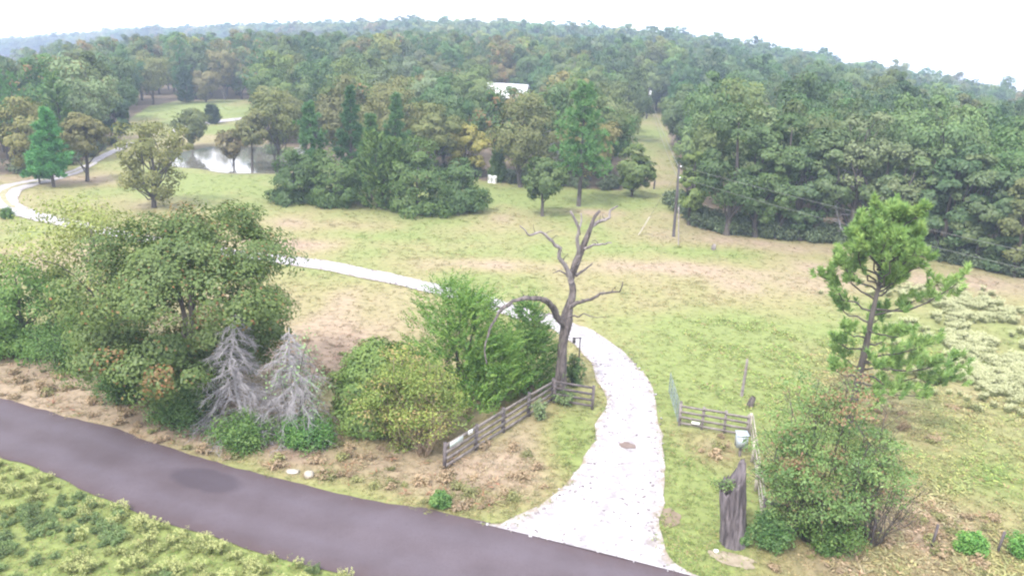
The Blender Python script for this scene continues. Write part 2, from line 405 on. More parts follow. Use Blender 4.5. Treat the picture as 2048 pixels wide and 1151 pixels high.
# driveway of white crushed rock
m, nt, out = new_mat('white_gravel'); n = N(nt); P_ = n.pos(); e = n.attr('edge')
f = n.noise(1.9, 6, P_, 0.75); f2 = n('ShaderNodeTexVoronoi', {'Vector': P_, 'Scale': 4.5}).outputs['Distance']; f3 = n.noise(0.6, 3, P_)
rt = n.math('SUBTRACT', 1.0, n.math('MULTIPLY', e, 3.0)); rt2 = n.math('SUBTRACT', 1.0, n.math('MULTIPLY', n.math('ABSOLUTE', n.math('SUBTRACT', e, 0.78)), 5.0)); rut = n.math('MAXIMUM', n.math('MAXIMUM', rt, rt2), 0.0)
c = n.mix(n.ramp(f, 0.42, 0.66), (0.42, 0.405, 0.43), (0.225, 0.21, 0.225))
c = n.mix(n.math('MULTIPLY', n.ramp(n.noise(6.0, 5, P_, 0.75), 0.56, 0.70), 0.7), c, (0.11, 0.10, 0.11))
c = n.mix(n.math('MULTIPLY', n.ramp(f3, 0.55, 0.75), 0.35), c, (0.20, 0.175, 0.185))
dirt = n.ramp(n.math('ADD', e, n.math('MULTIPLY', f, 0.75)), 1.2, 1.5)
c = n.mix(n.math('MULTIPLY', n.math('MULTIPLY', rut, n.ramp(n.noise(1.6, 6, P_, 0.75), 0.40, 0.60)), 0.62), c, (0.17, 0.155, 0.165))
c = n.mix(dirt, c, (0.20, 0.16, 0.10))
b = n('ShaderNodeBsdfPrincipled', {'Base Color': c, 'Roughness': 0.9, 'Normal': n.bump(f, 0.7, 0.06)})
nt.links.new(b.outputs[0], out.inputs[0]); M['gravel'] = m
# left and right edges, road to field
dl = [(940, 1043), (1005, 1049), (1072, 1016), (1128, 968), (1165, 925), (1186, 880), (1204, 835), (1208, 800), (1196, 758), (1168, 715), (1148, 690), (1118, 668), (1075, 648), (1010, 628), (940, 606), (850, 584), (740, 560), (640, 540), (560, 528), (450, 512), (350, 497), (260, 482), (170, 464), (100, 449), (45, 436), (5, 420), (-22, 402), (-25, 385), (0, 372), (50, 362), (100, 353), (150, 338), (190, 316), (226, 298), (262, 284)]
dr = [(1420, 1162), (1345, 1128), (1322, 1070), (1326, 1020), (1328, 960), (1328, 900), (1322, 850), (1315, 800), (1292, 752), (1250, 708), (1215, 682), (1170, 656), (1110, 634), (1040, 612), (965, 590), (860, 565), (745, 540), (640, 520), (560, 511), (450, 497), (355, 482), (270, 467), (190, 450), (125, 436), (80, 425), (50, 412), (38, 400), (38, 390), (50, 380), (85, 369), (125, 358), (170, 341), (205, 320), (240, 302), (275, 287)]
DL = spline([flat(*p) for p in dl], 0.45)
DRc = np.array([flat(*p) for p in dr]); DLc = np.array([flat(*p) for p in dl])
both = spline(np.hstack([DLc, DRc]), 0.45); DL, DR = both[:, :2], both[:, 2:]
drive = strip('driveway', DL, DR, 13, 0.05, M['gravel'], 0.03, 0.7, 3); tag(drive, kind='structure')
# the grassy strip between the wheel tracks on its far left reach
k0 = int(len(DL) * 0.60); k1 = int(len(DL) * 0.85)
mid = (DL + DR) / 2; hw = (DL - DR) * 0.10
m, nt, out = new_mat('track_grass'); n = N(nt); f = n.noise(3, 4, n.pos())
c = n.mix(n.ramp(f, 0.35, 0.65), (0.30, 0.27, 0.19), (0.20, 0.19, 0.09))
b = n('ShaderNodeBsdfPrincipled', {'Base Color': c, 'Roughness': 0.95}); nt.links.new(b.outputs[0], out.inputs[0])
o = strip('track_strip', (mid + hw)[k0:k1], (mid - hw)[k0:k1], 4, 0.095, m, 0.0, 0.5, 5); tag(o, kind='structure')
# pale track beyond the pond
tl = spline([flat(*p) for p in ((345, 266), (380, 258), (420, 249), (470, 243), (520, 240), (570, 238))], 1.0)
tr = spline([flat(*p) for p in ((345, 259), (380, 251), (420, 244), (470, 238.5), (520, 236), (570, 234))], 1.0)
kk = min(len(tl), len(tr)); o = strip('track', tl[:kk], tr[:kk], 6, 0.06, M['gravel'], 0, 0.4, 9); tag(o, kind='structure')
def on_drive(x, y, pad=0.0):
    x = np.asarray(x, float).ravel(); y = np.asarray(y, float).ravel()
    md = (DL + DR) / 2; a = md + (DL - md) * (1 + pad / 1.6); b_ = md + (DR - md) * (1 + pad / 1.6)
    poly = np.vstack([a[::3], b_[::-1][::3]]); nx = np.roll(poly, -1, 0); ins = np.zeros(len(x), bool)
    for (x0, y0), (x1, y1) in zip(poly, nx):
        if y0 == y1: continue
        c_ = ((y0 > y) != (y1 > y)); ins[c_] ^= x[c_] < (x1 - x0) * (y[c_] - y0) / (y1 - y0) + x0
    return ins
# muddy pothole in the driveway and the pale scrape by the road
def patch(name, c, rx, ry, lift, mat, seed, rot=0.0):
    th = np.linspace(0, 2 * np.pi, 28, endpoint=False); V = []; Q = []
    for ring, rr_ in enumerate((0.02, 0.5, 1.0)):
        k = 1 + (noise(np.cos(th) * 2 + seed, np.sin(th) * 2, 1.0, 2, seed) - 0.5) * 0.7
        X = np.cos(th) * rx * rr_ * k; Y = np.sin(th) * ry * rr_ * k
        x = c[0] + X * math.cos(rot) - Y * math.sin(rot); y = c[1] + X * math.sin(rot) + Y * math.cos(rot)
        V.append(np.stack([x, y, height(x, y) + lift], 1))
    for r_ in range(2):
        for t_ in range(28): Q.append([r_ * 28 + t_, r_ * 28 + (t_ + 1) % 28, (r_ + 1) * 28 + (t_ + 1) % 28, (r_ + 1) * 28 + t_])
    return tag(link(name, mesh_from(name, np.vstack(V), Q, [mat])), kind='structure')
mud = wood_material('mud', (0.09, 0.058, 0.045), (0.15, 0.105, 0.085), 3, 0.45, (1, 1, 1), 0.2)
pale = wood_material('pale_dirt', (0.20, 0.165, 0.115), (0.33, 0.285, 0.22), 2.5, 0.95, (1, 1, 1), 0.3)
grey_dirt = wood_material('grey_dirt', (0.20, 0.185, 0.205), (0.27, 0.25, 0.27), 2.0, 0.95, (1, 1, 1), 0.3)
patch('pothole', flat(1254, 893), 0.42, 0.33, 0.10, mud, 3)
patch('dirt_patch', flat(1462, 1118), 0.95, 0.42, 0.03, pale, 5, -0.5)
patch('dirt_patch', flat(1338, 1035), 0.45, 0.8, 0.025, wood_material('brown_dirt', (0.13, 0.095, 0.065), (0.21, 0.165, 0.12), 2.5, 0.95, (1, 1, 1), 0.3), 7)

# pond
m, nt, out = new_mat('pond_water'); n = N(nt)
f = n.noise(1.2, 3, n.pos())
b = n('ShaderNodeBsdfPrincipled', {'Base Color': (0.13, 0.125, 0.11, 1), 'Roughness': 0.05, 'IOR': 1.33, 'Specular IOR Level': 0.9, 'Normal': n.bump(f, 0.04, 0.05)})
nt.links.new(b.outputs[0], out.inputs[0])
th = np.linspace(0, 2 * np.pi, 48, endpoint=False); V = []; Q = []
for rr_ in (0.01, 0.6, 1.3):
    u = np.cos(th) * POND[2] * rr_; w = np.sin(th) * POND[3] * rr_; c_, s_ = math.cos(0.35), math.sin(0.35)
    V.append(np.stack([POND[0] + u * c_ - w * s_, POND[1] + u * s_ + w * c_, np.full(48, -0.42)], 1))
for r_ in range(2):
    for t_ in range(48): Q.append([r_ * 48 + t_, r_ * 48 + (t_ + 1) % 48, (r_ + 1) * 48 + (t_ + 1) % 48, (r_ + 1) * 48 + t_])
tag(link('pond', mesh_from('pond', np.vstack(V), Q, [m])), kind='structure')

# ------------------------------------------------------------------ plant builders
def unit(v): return v / (np.linalg.norm(v, axis=-1, keepdims=True) + 1e-9)
def rhombs(C, Nn, L, W, rng, T=None):
    C = np.asarray(C, float); n_ = len(C)
    if T is None: T = rng.normal(size=(n_, 3))
    T = np.asarray(T, float); Nn = unit(np.asarray(Nn, float))
    T = unit(T - (T * Nn).sum(1, keepdims=True) * Nn); B = np.cross(Nn, T)
    L = np.broadcast_to(L, (n_,))[:, None]; W = np.broadcast_to(W, (n_,))[:, None]
    V = np.stack([C - T * L / 2, C + B * W / 2 - T * L * 0.08, C + T * L / 2, C - B * W / 2 - T * L * 0.08], 1)
    return V.reshape(-1, 3), np.arange(4 * n_).reshape(-1, 4)
class Plant:
    """collects leaves (with their own shade and whether they turned) and woody tubes"""
    def __init__(s): s.leaf = Geo(); s.lv = []; s.ac = []; s.wood = Geo()
    def leaves(s, C, Nn, L, W, rng, T=None, lv=None, ac=None):
        V, Q = rhombs(C, Nn, L, W, rng, T); s.leaf.add(V, Q); n_ = len(C)
        s.lv.append(np.clip(rng.random(n_) if lv is None else lv + rng.normal(0, 0.15, n_), 0, 1))
        s.ac.append(np.zeros(n_) if ac is None else np.broadcast_to(ac, (n_,)))
    def crown(s, name, mat):
        V, Q = s.leaf.arrays()
        return mesh_from(name, V, Q, [mat], {'lv': ('FACE', np.concatenate(s.lv)), 'ac': ('FACE', np.concatenate(s.ac))})
    def trunk(s, name, mat): return s.wood.mesh(name, mat, True)
    def whole(s, name, leafmat, woodmat):
        V, Q = s.leaf.arrays(); W, P = s.wood.arrays()
        k = len(P)
        return mesh_from(name, np.vstack([V, W]), np.vstack([Q, P + len(V)]), [leafmat, woodmat],
                         {'lv': ('FACE', np.concatenate(s.lv + [np.zeros(k)])), 'ac': ('FACE', np.concatenate(s.ac + [np.zeros(k)]))},
                         matidx=np.concatenate([np.zeros(len(Q)), np.ones(k)]))
def curve(p, q, rng, bend=0.15, n_=6, sag=0.0, jit=0.03):
    p = np.asarray(p, float); q = np.asarray(q, float); t = np.linspace(0, 1, n_)[:, None]
    L = np.linalg.norm(q - p); o = rng.normal(0, bend * L, 3) * np.array([1, 1, 0.5])
    w = rng.normal(0, jit * L, (n_, 3)); w[0] = 0; w[-1] = 0
    return p + (q - p) * t + np.sin(np.pi * t) * o + w - np.sin(np.pi * t) * np.array([0, 0, sag * L])

def broadleaf(seed, h=11.0, r=4.2, base=0.22, n_cl=46, per=110, leaf=0.34, trunk=0.24, squash=1.0, turned=0.0, open_=0.0, lean=(0, 0), limbs=12, low=0.0, lob=(0.30, 0.47), nlobes=None):
    """oak-like tree: tapered trunk, limbs out to clumps, clumps made of single leaves"""
    rng = np.random.default_rng(seed); p = Plant()
    cz0, cz1 = h * base, h; cc = (cz0 + cz1) / 2; hz = (cz1 - cz0) / 2
    lean = np.array([lean[0], lean[1], 0.0])
    nl = nlobes or max(15, n_cl // 4); per = int(per * n_cl / (nl * 7))
    gi_ = np.arange(nl) + 0.5; ph = np.arccos(1 - 2 * gi_ / nl); ga = np.pi * (1 + 5 ** .5) * gi_ + rng.uniform(0, 6)
    dirs = unit(np.stack([np.cos(ga) * np.sin(ph), np.sin(ga) * np.sin(ph), np.cos(ph)], 1) + rng.normal(0, 0.24, (nl, 3)))
    rad = (0.42 if not nlobes else 0.46) + (0.42 if not nlobes else 0.46) * rng.random(nl); lr = r * (lob[0] + (lob[1] - lob[0]) * rng.random(nl)); ltone = rng.random(nl)
    Lc = dirs * rad[:, None] * np.array([r, r, hz * squash])
    d2 = unit(rng.normal(size=(nl, 7, 3)) + 0.55 * dirs[:, None] + np.array([0, 0, 0.35]))
    Cc = (Lc[:, None] + d2 * (lr * 0.80)[:, None, None] * np.array([1.1, 1.1, 0.85])).reshape(-1, 3)
    n_cl = len(Cc); lobe_dir = np.repeat(dirs, 7, 0) * 0.4 + d2.reshape(-1, 3) * 0.6
    Cc[:, 2] = np.minimum(Cc[:, 2], hz * 0.98)
    sh = 1.0 - 0.30 * np.clip(-Cc[:, 2] / hz, 0, 1) * (1 - low)
    Cc[:, :2] *= sh[:, None]
    Cc[:, 2] += cc
    Cc += lean * (Cc[:, 2:3] / h)
    lowk = Cc[:, 2] < 0.35
    Cc[lowk, 2] = rng.uniform(0.3, 0.3 + 0.10 * h, lowk.sum())
    cr = np.repeat(lr, 7) * (0.42 + 0.20 * rng.random(n_cl))
    tone = 0.6 * np.repeat(ltone, 7) + 0.4 * rng.random(n_cl)
    for k in range(n_cl):
        m_ = int(per * (0.7 + 0.6 * rng.random()) * (1 - open_))
        d = unit(rng.normal(size=(m_, 3)) + np.array([0, 0, 0.25])); q = 0.5 + 0.5 * rng.random(m_) ** 0.6
        P = Cc[k] + d * (q * cr[k])[:, None] * np.array([1.15, 1.15, 0.8])
        P[:, 2] = np.abs(P[:, 2])
        nrm_ = 0.55 * d + 0.75 * lobe_dir[k] + rng.normal(0, 0.30, (m_, 3)) + np.array([0, 0, 0.15])
        lf = leaf * (0.8 + 0.75 * rng.random(m_))
        a = np.zeros(m_)
        if turned:
            hot = rng.random() < turned
            a = (rng.random(m_) < (0.7 if hot else 0.03)).astype(float) * (0.5 + 0.5 * rng.random(m_))
        p.leaves(P, nrm_, lf, lf * 0.72, rng, lv=0.25 + 0.5 * tone[k], ac=a)
    top = np.array([0, 0, h * 0.78]) + lean * 0.78
    tp = curve((0, 0, -0.3), top, rng, 0.04, 8, 0, .008)
    p.wood.tube(tp, trunk * np.array([1.35, 1.0, 0.9, 0.8, 0.65, 0.5, 0.35, 0.18]), 8)
    idx = rng.choice(n_cl, min(limbs, n_cl), replace=False)
    for k in idx:
        s = np.clip((Cc[k][2] / h - 0.18) * 0.8, 0.22, 0.8); b0 = tp[int(s * 7)]
        p.wood.tube(curve(b0, Cc[k], rng, 0.1, 6), trunk * np.linspace(0.42, 0.08, 6), 5)
    return p
def pine(seed, h=13.0, r=3.4, base=0.18, n_br=46, tufts=9, needle=0.55, trunk=0.20, per=14, top=0.25, width=0.09):
    """pine: straight stem, whorls of branches carrying needle tufts toward their tips"""
    rng = np.random.default_rng(seed); p = Plant()
    stem = curve((0, 0, -0.3), (0, 0, h * 0.98), rng, 0.012, 9, 0, .003)
    p.wood.tube(stem, trunk * np.linspace(1.15, 0.12, 9), 8)
    for k in range(n_br):
        s = base + (1 - base) * (k + rng.random()) / n_br; z = s * h
        prof = (1 - ((s - base) / (1 - base)) ** 1.6) * (1 - top) + top * math.sqrt(max(0, 1 - s))
        prof *= 0.75 + 0.25 * math.sin(k * 1.9)
        ln = r * max(0.13, prof) * (0.65 + 0.5 * rng.random())
        a = k * 2.399 + rng.normal(0, 0.3); up = rng.uniform(0.05, 0.55) + 0.5 * s
        b0 = np.array([np.interp(z, stem[:, 2], stem[:, 0]), np.interp(z, stem[:, 2], stem[:, 1]), z])
        tip = b0 + np.array([math.cos(a), math.sin(a), up * 0.55]) * ln
        br = curve(b0, tip, rng, 0.05, 6, 0.06); p.wood.tube(br, np.linspace(0.035, 0.012, 6) * (0.6 + trunk * 2), 4)
        nt_ = max(3, int(tufts * (0.5 + ln / r)))
        t = 0.35 + 0.65 * rng.random(nt_) ** 0.7
        C = np.stack([np.interp(t, np.linspace(0, 1, 6), br[:, c]) for c in range(3)], 1) + rng.normal(0, 0.13 * ln, (nt_, 3)) * np.array([1, 1, 0.55])
        C[:, 2] += 0.06 * ln
        ax = unit(np.array([math.cos(a), math.sin(a), 0.9]) + rng.normal(0, 0.4, (nt_, 3)))
        tone = rng.random(nt_)
        CC = np.repeat(C, per, 0); AA = np.repeat(ax, per, 0)
        side = unit(np.cross(AA, rng.normal(size=CC.shape))); th_ = rng.uniform(0.15, 1.25, len(CC))[:, None]
        D = AA * np.cos(th_) + side * np.sin(th_)
        nn = np.cross(D, rng.normal(size=D.shape))
        lf = needle * rng.uniform(0.7, 1.2, len(CC))
        p.leaves(CC + D * lf[:, None] * 0.45, nn, lf, width * rng.uniform(0.8, 1.2, len(CC)), rng, T=D, lv=np.repeat(0.25 + 0.5 * tone, per))
    return p
def cedar(seed, h=6.0, r=2.4, n_sp=420, per=12, spray=0.8, base=0.02, cone=1.0, leaf=0.26, wd=0.10, trunk=0.13, peaks=1, lift=0.9):
    """eastern red cedar: feathery upswept sprays over a full, ragged cone"""
    rng = np.random.default_rng(seed); p = Plant()
    pk = [(0.0, 0.0, 1.0)] + [(rng.uniform(-.55, .55) * r, rng.uniform(-.4, .4) * r, rng.uniform(.72, .95)) for _ in range(peaks - 1)]
    for x_, y_, s_ in pk:
        p.wood.tube(curve((x_ * 0.3, y_ * 0.3, -0.2), (x_, y_, h * 0.93 * s_), rng, 0.02, 7), trunk * np.linspace(1, 0.1, 7), 6)
    for k in range(n_sp):
        x_, y_, s_ = pk[rng.integers(len(pk))]
        hh = h * s_; u = rng.random() ** 0.85; z = hh * (base + (0.97 - base) * u)
        prof = (1 - u) ** (0.75 / cone) * (0.55 + 0.45 * min(1, u / 0.22)) + 0.04
        a = rng.uniform(0, 2 * np.pi); lob = 0.80 + 0.26 * math.sin(a * 3 + z * 1.3 + seed) + 0.18 * math.sin(a * 5 - z * 2.1 + seed)
        q = (0.45 + 0.55 * rng.random() ** 0.45) * prof * lob * r * (1.0 if len(pk) == 1 else 0.8)
        C = np.array([x_ + math.cos(a) * q, y_ + math.sin(a) * q, z])
        ax = unit(np.array([math.cos(a), math.sin(a), lift * rng.uniform(0.5, 1.5)]) + rng.normal(0, 0.25, 3))
        sp = spray * rng.uniform(0.6, 1.25)
        t = np.linspace(0, 1, per); tone = rng.random()
        nrm_ = unit(np.cross(ax, rng.normal(size=3)) + np.array([0, 0, 0.6]))
        side = np.cross(ax, nrm_)
        sgn = np.where(np.arange(per) % 2, 1, -1)
        D = ax * 0.8 + side * (sgn * (0.75 - 0.5 * t))[:, None] + rng.normal(0, 0.16, (per, 3))
        P = C + ax * (sp * (t - 0.25))[:, None] + D * 0.10 * sp
        lf = leaf * (1.15 - 0.55 * t) * rng.uniform(0.8, 1.2, per)
        p.leaves(P, nrm_ + rng.normal(0, 0.45, (per, 3)), lf, wd * (1.2 - 0.6 * t), rng, T=D, lv=0.2 + 0.6 * tone)
    return p
def shrub(seed, h=2.5, r=1.6, stems=26, per=60, leaf=0.16, aspect=0.55, spread=0.9, start=0.25, cl=0.28, stem_r=0.022, turned=0.0, turn_top=False, twigs=0, droop=0.1, flat_=1.0, wild=.28):
    """many stems from one root, leaves clustered along the upper part of each"""
    rng = np.random.default_rng(seed); p = Plant()
    for k in range(stems):
        a = rng.uniform(0, 2 * np.pi); q = math.sqrt(rng.random())
        tip = np.array([math.cos(a) * q * r * spread, math.sin(a) * q * r * spread, h * (1 - 0.5 * q ** 2) * rng.uniform(1.0 - wild, 1.05)])
        c = curve((math.cos(a) * 0.12 * r, math.sin(a) * 0.12 * r, -0.1), tip, rng, 0.06, 7, -droop)
        p.wood.tube(c, stem_r * np.linspace(1.2, 0.35, 7), 4, False)
        for _ in range(twigs):
            s = rng.uniform(0.35, 0.9); b0 = np.array([np.interp(s, np.linspace(0, 1, 7), c[:, j_]) for j_ in range(3)])
            e_ = b0 + unit(rng.normal(size=3) + np.array([math.cos(a), math.sin(a), 0.9])) * r * rng.uniform(0.2, 0.45)
            p.wood.tube(curve(b0, e_, rng, 0.08, 4), stem_r * np.linspace(0.5, 0.2, 4), 3, False)
        if per:
            for _ in range(5):
                s = start + (1 - start) * rng.random() ** 0.75; tone = rng.random()
                b0 = np.array([np.interp(s, np.linspace(0, 1, 7), c[:, j_]) for j_ in range(3)]) + rng.normal(0, 0.10 * r, 3)
                b0[2] = max(b0[2], 0.1)
                m_ = max(3, per // 5); d = unit(rng.normal(size=(m_, 3)) + [0, 0, 0.2])
                P = b0 + d * (cl * r * rng.random(m_) ** 0.5)[:, None] * np.array([1.15, 1.15, flat_]); P[:, 2] = np.abs(P[:, 2])
                lf = leaf * rng.uniform(0.65, 1.3, m_); hot = turned * ((b0[2] / h) ** 2 * 2.2 if turn_top else 1.0)
                ac = (rng.random(m_) < (0.75 if rng.random() < hot else 0.04)) * rng.uniform(0.5, 1, m_) if turned else None
                p.leaves(P, d + rng.normal(0, 0.5, (m_, 3)) + [0, 0, 0.4], lf, lf * aspect, rng, lv=0.15 + 0.7 * tone, ac=ac)
    return p
def bare(seed, h=5.0, r=1.6, n_br=40, twigs=9, trunk=0.09, droop=0.25, cone=True, twr=0.010):
    """dead, leafless conifer: stem, drooping branches and fine twigs"""
    rng = np.random.default_rng(seed); p = Plant(); g = Geo()
    stem = curve((0, 0, -0.2), (0, 0, h), rng, 0.02, 8); p.wood.tube(stem, trunk * np.linspace(1.2, 0.15, 8), 6)
    for k in range(n_br):
        u = 0.06 + 0.9 * (k + rng.random()) / n_br; z = u * h
        ln = r * ((1 - u) ** 0.8 + 0.1 if cone else 0.5 + 0.5 * math.sin(math.pi * u)) * rng.uniform(0.7, 1.2); a = k * 2.399 + rng.normal(0, .3)
        b0 = np.array([np.interp(z, stem[:, 2], stem[:, j_]) for j_ in range(3)])
        tip = b0 + np.array([math.cos(a) * ln, math.sin(a) * ln, ln * rng.uniform(-droop * 1.6, 0.35 - droop)]); tip[2] = max(tip[2], 0.05)
        br = curve(b0, tip, rng, 0.05, 6, -0.12); p.wood.tube(br, np.linspace(2.4, 0.9, 6) * twr, 4, False)
        for _ in range(twigs):
            s = rng.uniform(0.2, 1.0); q = np.array([np.interp(s, np.linspace(0, 1, 6), br[:, j_]) for j_ in range(3)])
            d = unit(np.array([math.cos(a), math.sin(a), -droop]) * 0.8 + rng.normal(0, 0.6, 3)) * ln * rng.uniform(0.2, 0.5)
            e_ = q + d; e_[2] = max(e_[2] - abs(d[0]) * droop, 0.03)
            g.tube(curve(q, e_, rng, 0.08, 4), twr * np.linspace(1.0, 0.45, 4), 3, False)
    return p, g

RUST = (0.30, 0.11, 0.035)
GAIN = np.array((1.14, 1.36, 0.98))
def put(name, label, cat, plant_meshes, B, scale=1.0, rotz=0.0, tint=(.08, .1, .045), turned=RUST, group=None, tilt=(0, 0), sx=1.0):
    """a plant as a thing: an Empty on the ground that carries its trunk and crown"""
    root = link(name, None, loc=B, rot=(tilt[0], tilt[1], rotz), scale=(scale * sx, scale * sx, scale))
    root.empty_display_size = 0.3
    tag(root, label, cat, group)
    for part, me in plant_meshes:
        o = link(part, me, root)
        if part == 'twigs': o['kind'] = 'stuff'
        if part in ('crown', 'foliage'):
            o['tint'] = [float(c) for c in np.asarray(tint) * GAIN]; o['turned'] = [float(c) for c in turned]
    return root
def tree_meshes(p, name, leafmat='leaf', bark='bark', parts=('trunk', 'crown')):
    return [(parts[0], p.trunk(name + '_' + parts[0], M[bark])), (parts[1], p.crown(name + '_' + parts[1], M[leafmat]))]

# ------------------------------------------------------------------ scatter: one object, copies of a few meshes on points
def scatter(name, label, cat, P, vid, rotz, scl, tint, variants, turned=None, tilt=0.0, kind='stuff', seed=0):
    n_ = len(P); rng = np.random.default_rng(seed)
    me = bpy.data.meshes.new(name); me.vertices.add(n_); me.vertices.foreach_set('co', np.asarray(P, np.float32).ravel())
    def at_(k, t, a, f):
        x = me.attributes.new(k, t, 'POINT'); x.data.foreach_set(f, np.ascontiguousarray(a).ravel())
    at_('vid', 'INT', np.asarray(vid, np.int32), 'value')
    rot = np.zeros((n_, 3), np.float32); rot[:, 2] = rotz
    if tilt: rot[:, :2] = rng.normal(0, tilt, (n_, 2))
    at_('rot', 'FLOAT_VECTOR', rot, 'vector'); at_('scl', 'FLOAT_VECTOR', np.repeat(np.asarray(scl, np.float32)[:, None], 3, 1) if np.ndim(scl) == 1 else np.asarray(scl, np.float32), 'vector')
    at_('tint', 'FLOAT_VECTOR', np.asarray(tint, np.float32), 'vector')
    tu = np.broadcast_to(np.asarray(turned if turned is not None else RUST, np.float32), (n_, 3)); at_('turned', 'FLOAT_VECTOR', tu, 'vector')
    o = link(name, me); tag(o, label, cat, kind=kind)
    g = bpy.data.node_groups.new(name, 'GeometryNodeTree')
    g.interface.new_socket('Geometry', in_out='INPUT', socket_type='NodeSocketGeometry')
    g.interface.new_socket('Geometry', in_out='OUTPUT', socket_type='NodeSocketGeometry')
    gi = g.nodes.new('NodeGroupInput'); go = g.nodes.new('NodeGroupOutput'); jn = g.nodes.new('GeometryNodeJoinGeometry')
    def named(k, t):
        q = g.nodes.new('GeometryNodeInputNamedAttribute'); q.data_type = t; q.inputs[0].default_value = k; return q.outputs[0]
    for k, vm in enumerate(variants):
        src = bpy.data.objects.new(name + '_source', vm)
        oi = g.nodes.new('GeometryNodeObjectInfo'); oi.inputs[0].default_value = src; oi.inputs[1].default_value = True
        cmp_ = g.nodes.new('FunctionNodeCompare'); cmp_.data_type = 'INT'; cmp_.operation = 'EQUAL'
        g.links.new(named('vid', 'INT'), cmp_.inputs[2]); cmp_.inputs[3].default_value = k
        ip = g.nodes.new('GeometryNodeInstanceOnPoints')
        g.links.new(gi.outputs[0], ip.inputs['Points']); g.links.new(cmp_.outputs[0], ip.inputs['Selection'])
        g.links.new(oi.outputs['Geometry'], ip.inputs['Instance'])
        g.links.new(named('rot', 'FLOAT_VECTOR'), ip.inputs['Rotation']); g.links.new(named('scl', 'FLOAT_VECTOR'), ip.inputs['Scale'])
        g.links.new(ip.outputs[0], jn.inputs[0])
    g.links.new(jn.outputs[0], go.inputs[0])
    md = o.modifiers.new('scatter', 'NODES'); md.node_group = g
    return o

# ------------------------------------------------------------------ trees that stand out, each its own
OLIVE_T, GREEN_T, DARK_T = (.120, .122, .050), (.075, .108, .045), (.055, .085, .040)
RUST_T, YEL_T, GREY_T, PINE_T = (.165, .118, .060), (.215, .190, .070), (.140, .140, .105), (.062, .125, .052)
LIME_T, CEDAR_T, PALE_T = (.150, .190, .055), (.062, .100, .036), (.135, .160, .095)
taken = []                                     # ground positions already used
def mid_tree(kind, name, label, bx, by, ty, w, tint, cat='tree', group=None, turned=RUST, seed=None, **kw):
    B = at(bx, by); h = tall(B, ty); r = w * mpp(B) / 2
    seed = seed or int(bx * 7 + by)
    taken.append((B[0], B[1], r))
    if kind == 'broad':
        a = dict(base=0.16, n_cl=int(60 + r * 8), per=115, leaf=0.24, trunk=0.08 + 0.014 * h, limbs=7); a.update(kw)
        p = broadleaf(seed, h, r, **a); mm = tree_meshes(p, name)
    elif kind == 'pine':
        a = dict(n_br=int(34 + h * 2.6), tufts=13, needle=0.55, per=14, width=0.10, trunk=0.015 * h + 0.04); a.update(kw)
        p = pine(seed, h, r, **a); mm = tree_meshes(p, name, 'needle')
    elif kind == 'cedar':
        a = dict(n_sp=int(300 + 130 * r * h / 4), per=11, spray=0.8, leaf=0.40, wd=0.20); a.update(kw)
        p = cedar(seed, h, r, **a); mm = tree_meshes(p, name, 'needle')
    else:
        p, g = bare(seed, h, r, **kw); mm = [('trunk', p.trunk(name, M['twig'])), ('twigs', g.mesh(name + '_twigs', M['twig']))]
    return put(name, label, cat, mm, B, tint=tint, turned=turned, group=group)

# woods right of the power line, front row
W1 = 'front row of the woods beyond the utility pole'
mid_tree('broad', 'broadleaf_tree', 'slim yellow-green tree at the woods edge just behind the utility pole', 1378, 450, 285, 62, (.125, .150, .055), group=W1, base=0.03, low=1, squash=1.1)
mid_tree('broad', 'broadleaf_tree', 'largest dark green tree with pale visible trunk, first right of the utility pole', 1452, 470, 178, 147, (.058, .085, .040), group=W1, base=0.03, low=.9)
mid_tree('broad', 'broadleaf_tree', 'tall green tree with rounded top, second right of the utility pole', 1555, 478, 196, 110, (.068, .098, .044), group=W1, base=0.03, low=.9)
mid_tree('broad', 'broadleaf_tree', 'dusty green tree just left of the thin grey-limbed tree at the woods edge', 1635, 484, 222, 98, (.080, .102, .055), group=W1, base=0.03, low=.9)
mid_tree('broad', 'broadleaf_tree', 'thin grey-green tree with bare whitish limbs low on its trunk', 1700, 488, 190, 106, (.125, .135, .088), group=W1, base=0.25, open_=0.45, limbs=20)
mid_tree('broad', 'broadleaf_tree', 'pale olive tree standing directly behind the top of the roadside pine', 1790, 502, 248, 106, (.105, .115, .068), group=W1, base=0.03, low=.9)
mid_tree('broad', 'broadleaf_tree', 'deep green tree right of the roadside pine top at the woods edge', 1880, 520, 268, 106, (.060, .092, .050), group=W1, base=0.06, low=.8)
mid_tree('broad', 'broadleaf_tree', 'dull green tree, last but one at the right end of the woods edge', 1952, 534, 300, 102, (.072, .092, .050), group=W1, base=0.05, low=.8)
mid_tree('broad', 'broadleaf_tree', 'orange-tinged olive tree at the far right end of the woods edge', 2028, 552, 320, 102, (.110, .108, .055), group=W1, base=0.05, low=.8, turned=(.24, .15, .06))
for bx, by, ty, w, c, lab in [(1510, 474, 215, 80, (.085, .115, .055), 'slim light green tree between the two tallest trees right of the utility pole'), (1600, 481, 240, 80, (.062, .090, .048), 'narrow dark tree left of the dusty green tree at the woods edge'),
                              (1745, 496, 225, 84, (.078, .100, .055), 'narrow tall tree between the thin grey-limbed tree and the pale olive one'), (1836, 511, 262, 80, (.085, .112, .056), 'slim mid green tree just left of the deep green tree behind the roadside pine'),
                              (1918, 527, 285, 76, (.095, .112, .060), 'slim dusty green tree right of the deep green tree at the woods edge'), (1990, 543, 312, 80, (.066, .094, .050), 'narrow dark green tree next to the orange-tinged olive tree')]:
    mid_tree('broad', 'broadleaf_tree', lab, bx, by, ty, w, c, group=W1, base=-.05, low=.9, squash=1.05)
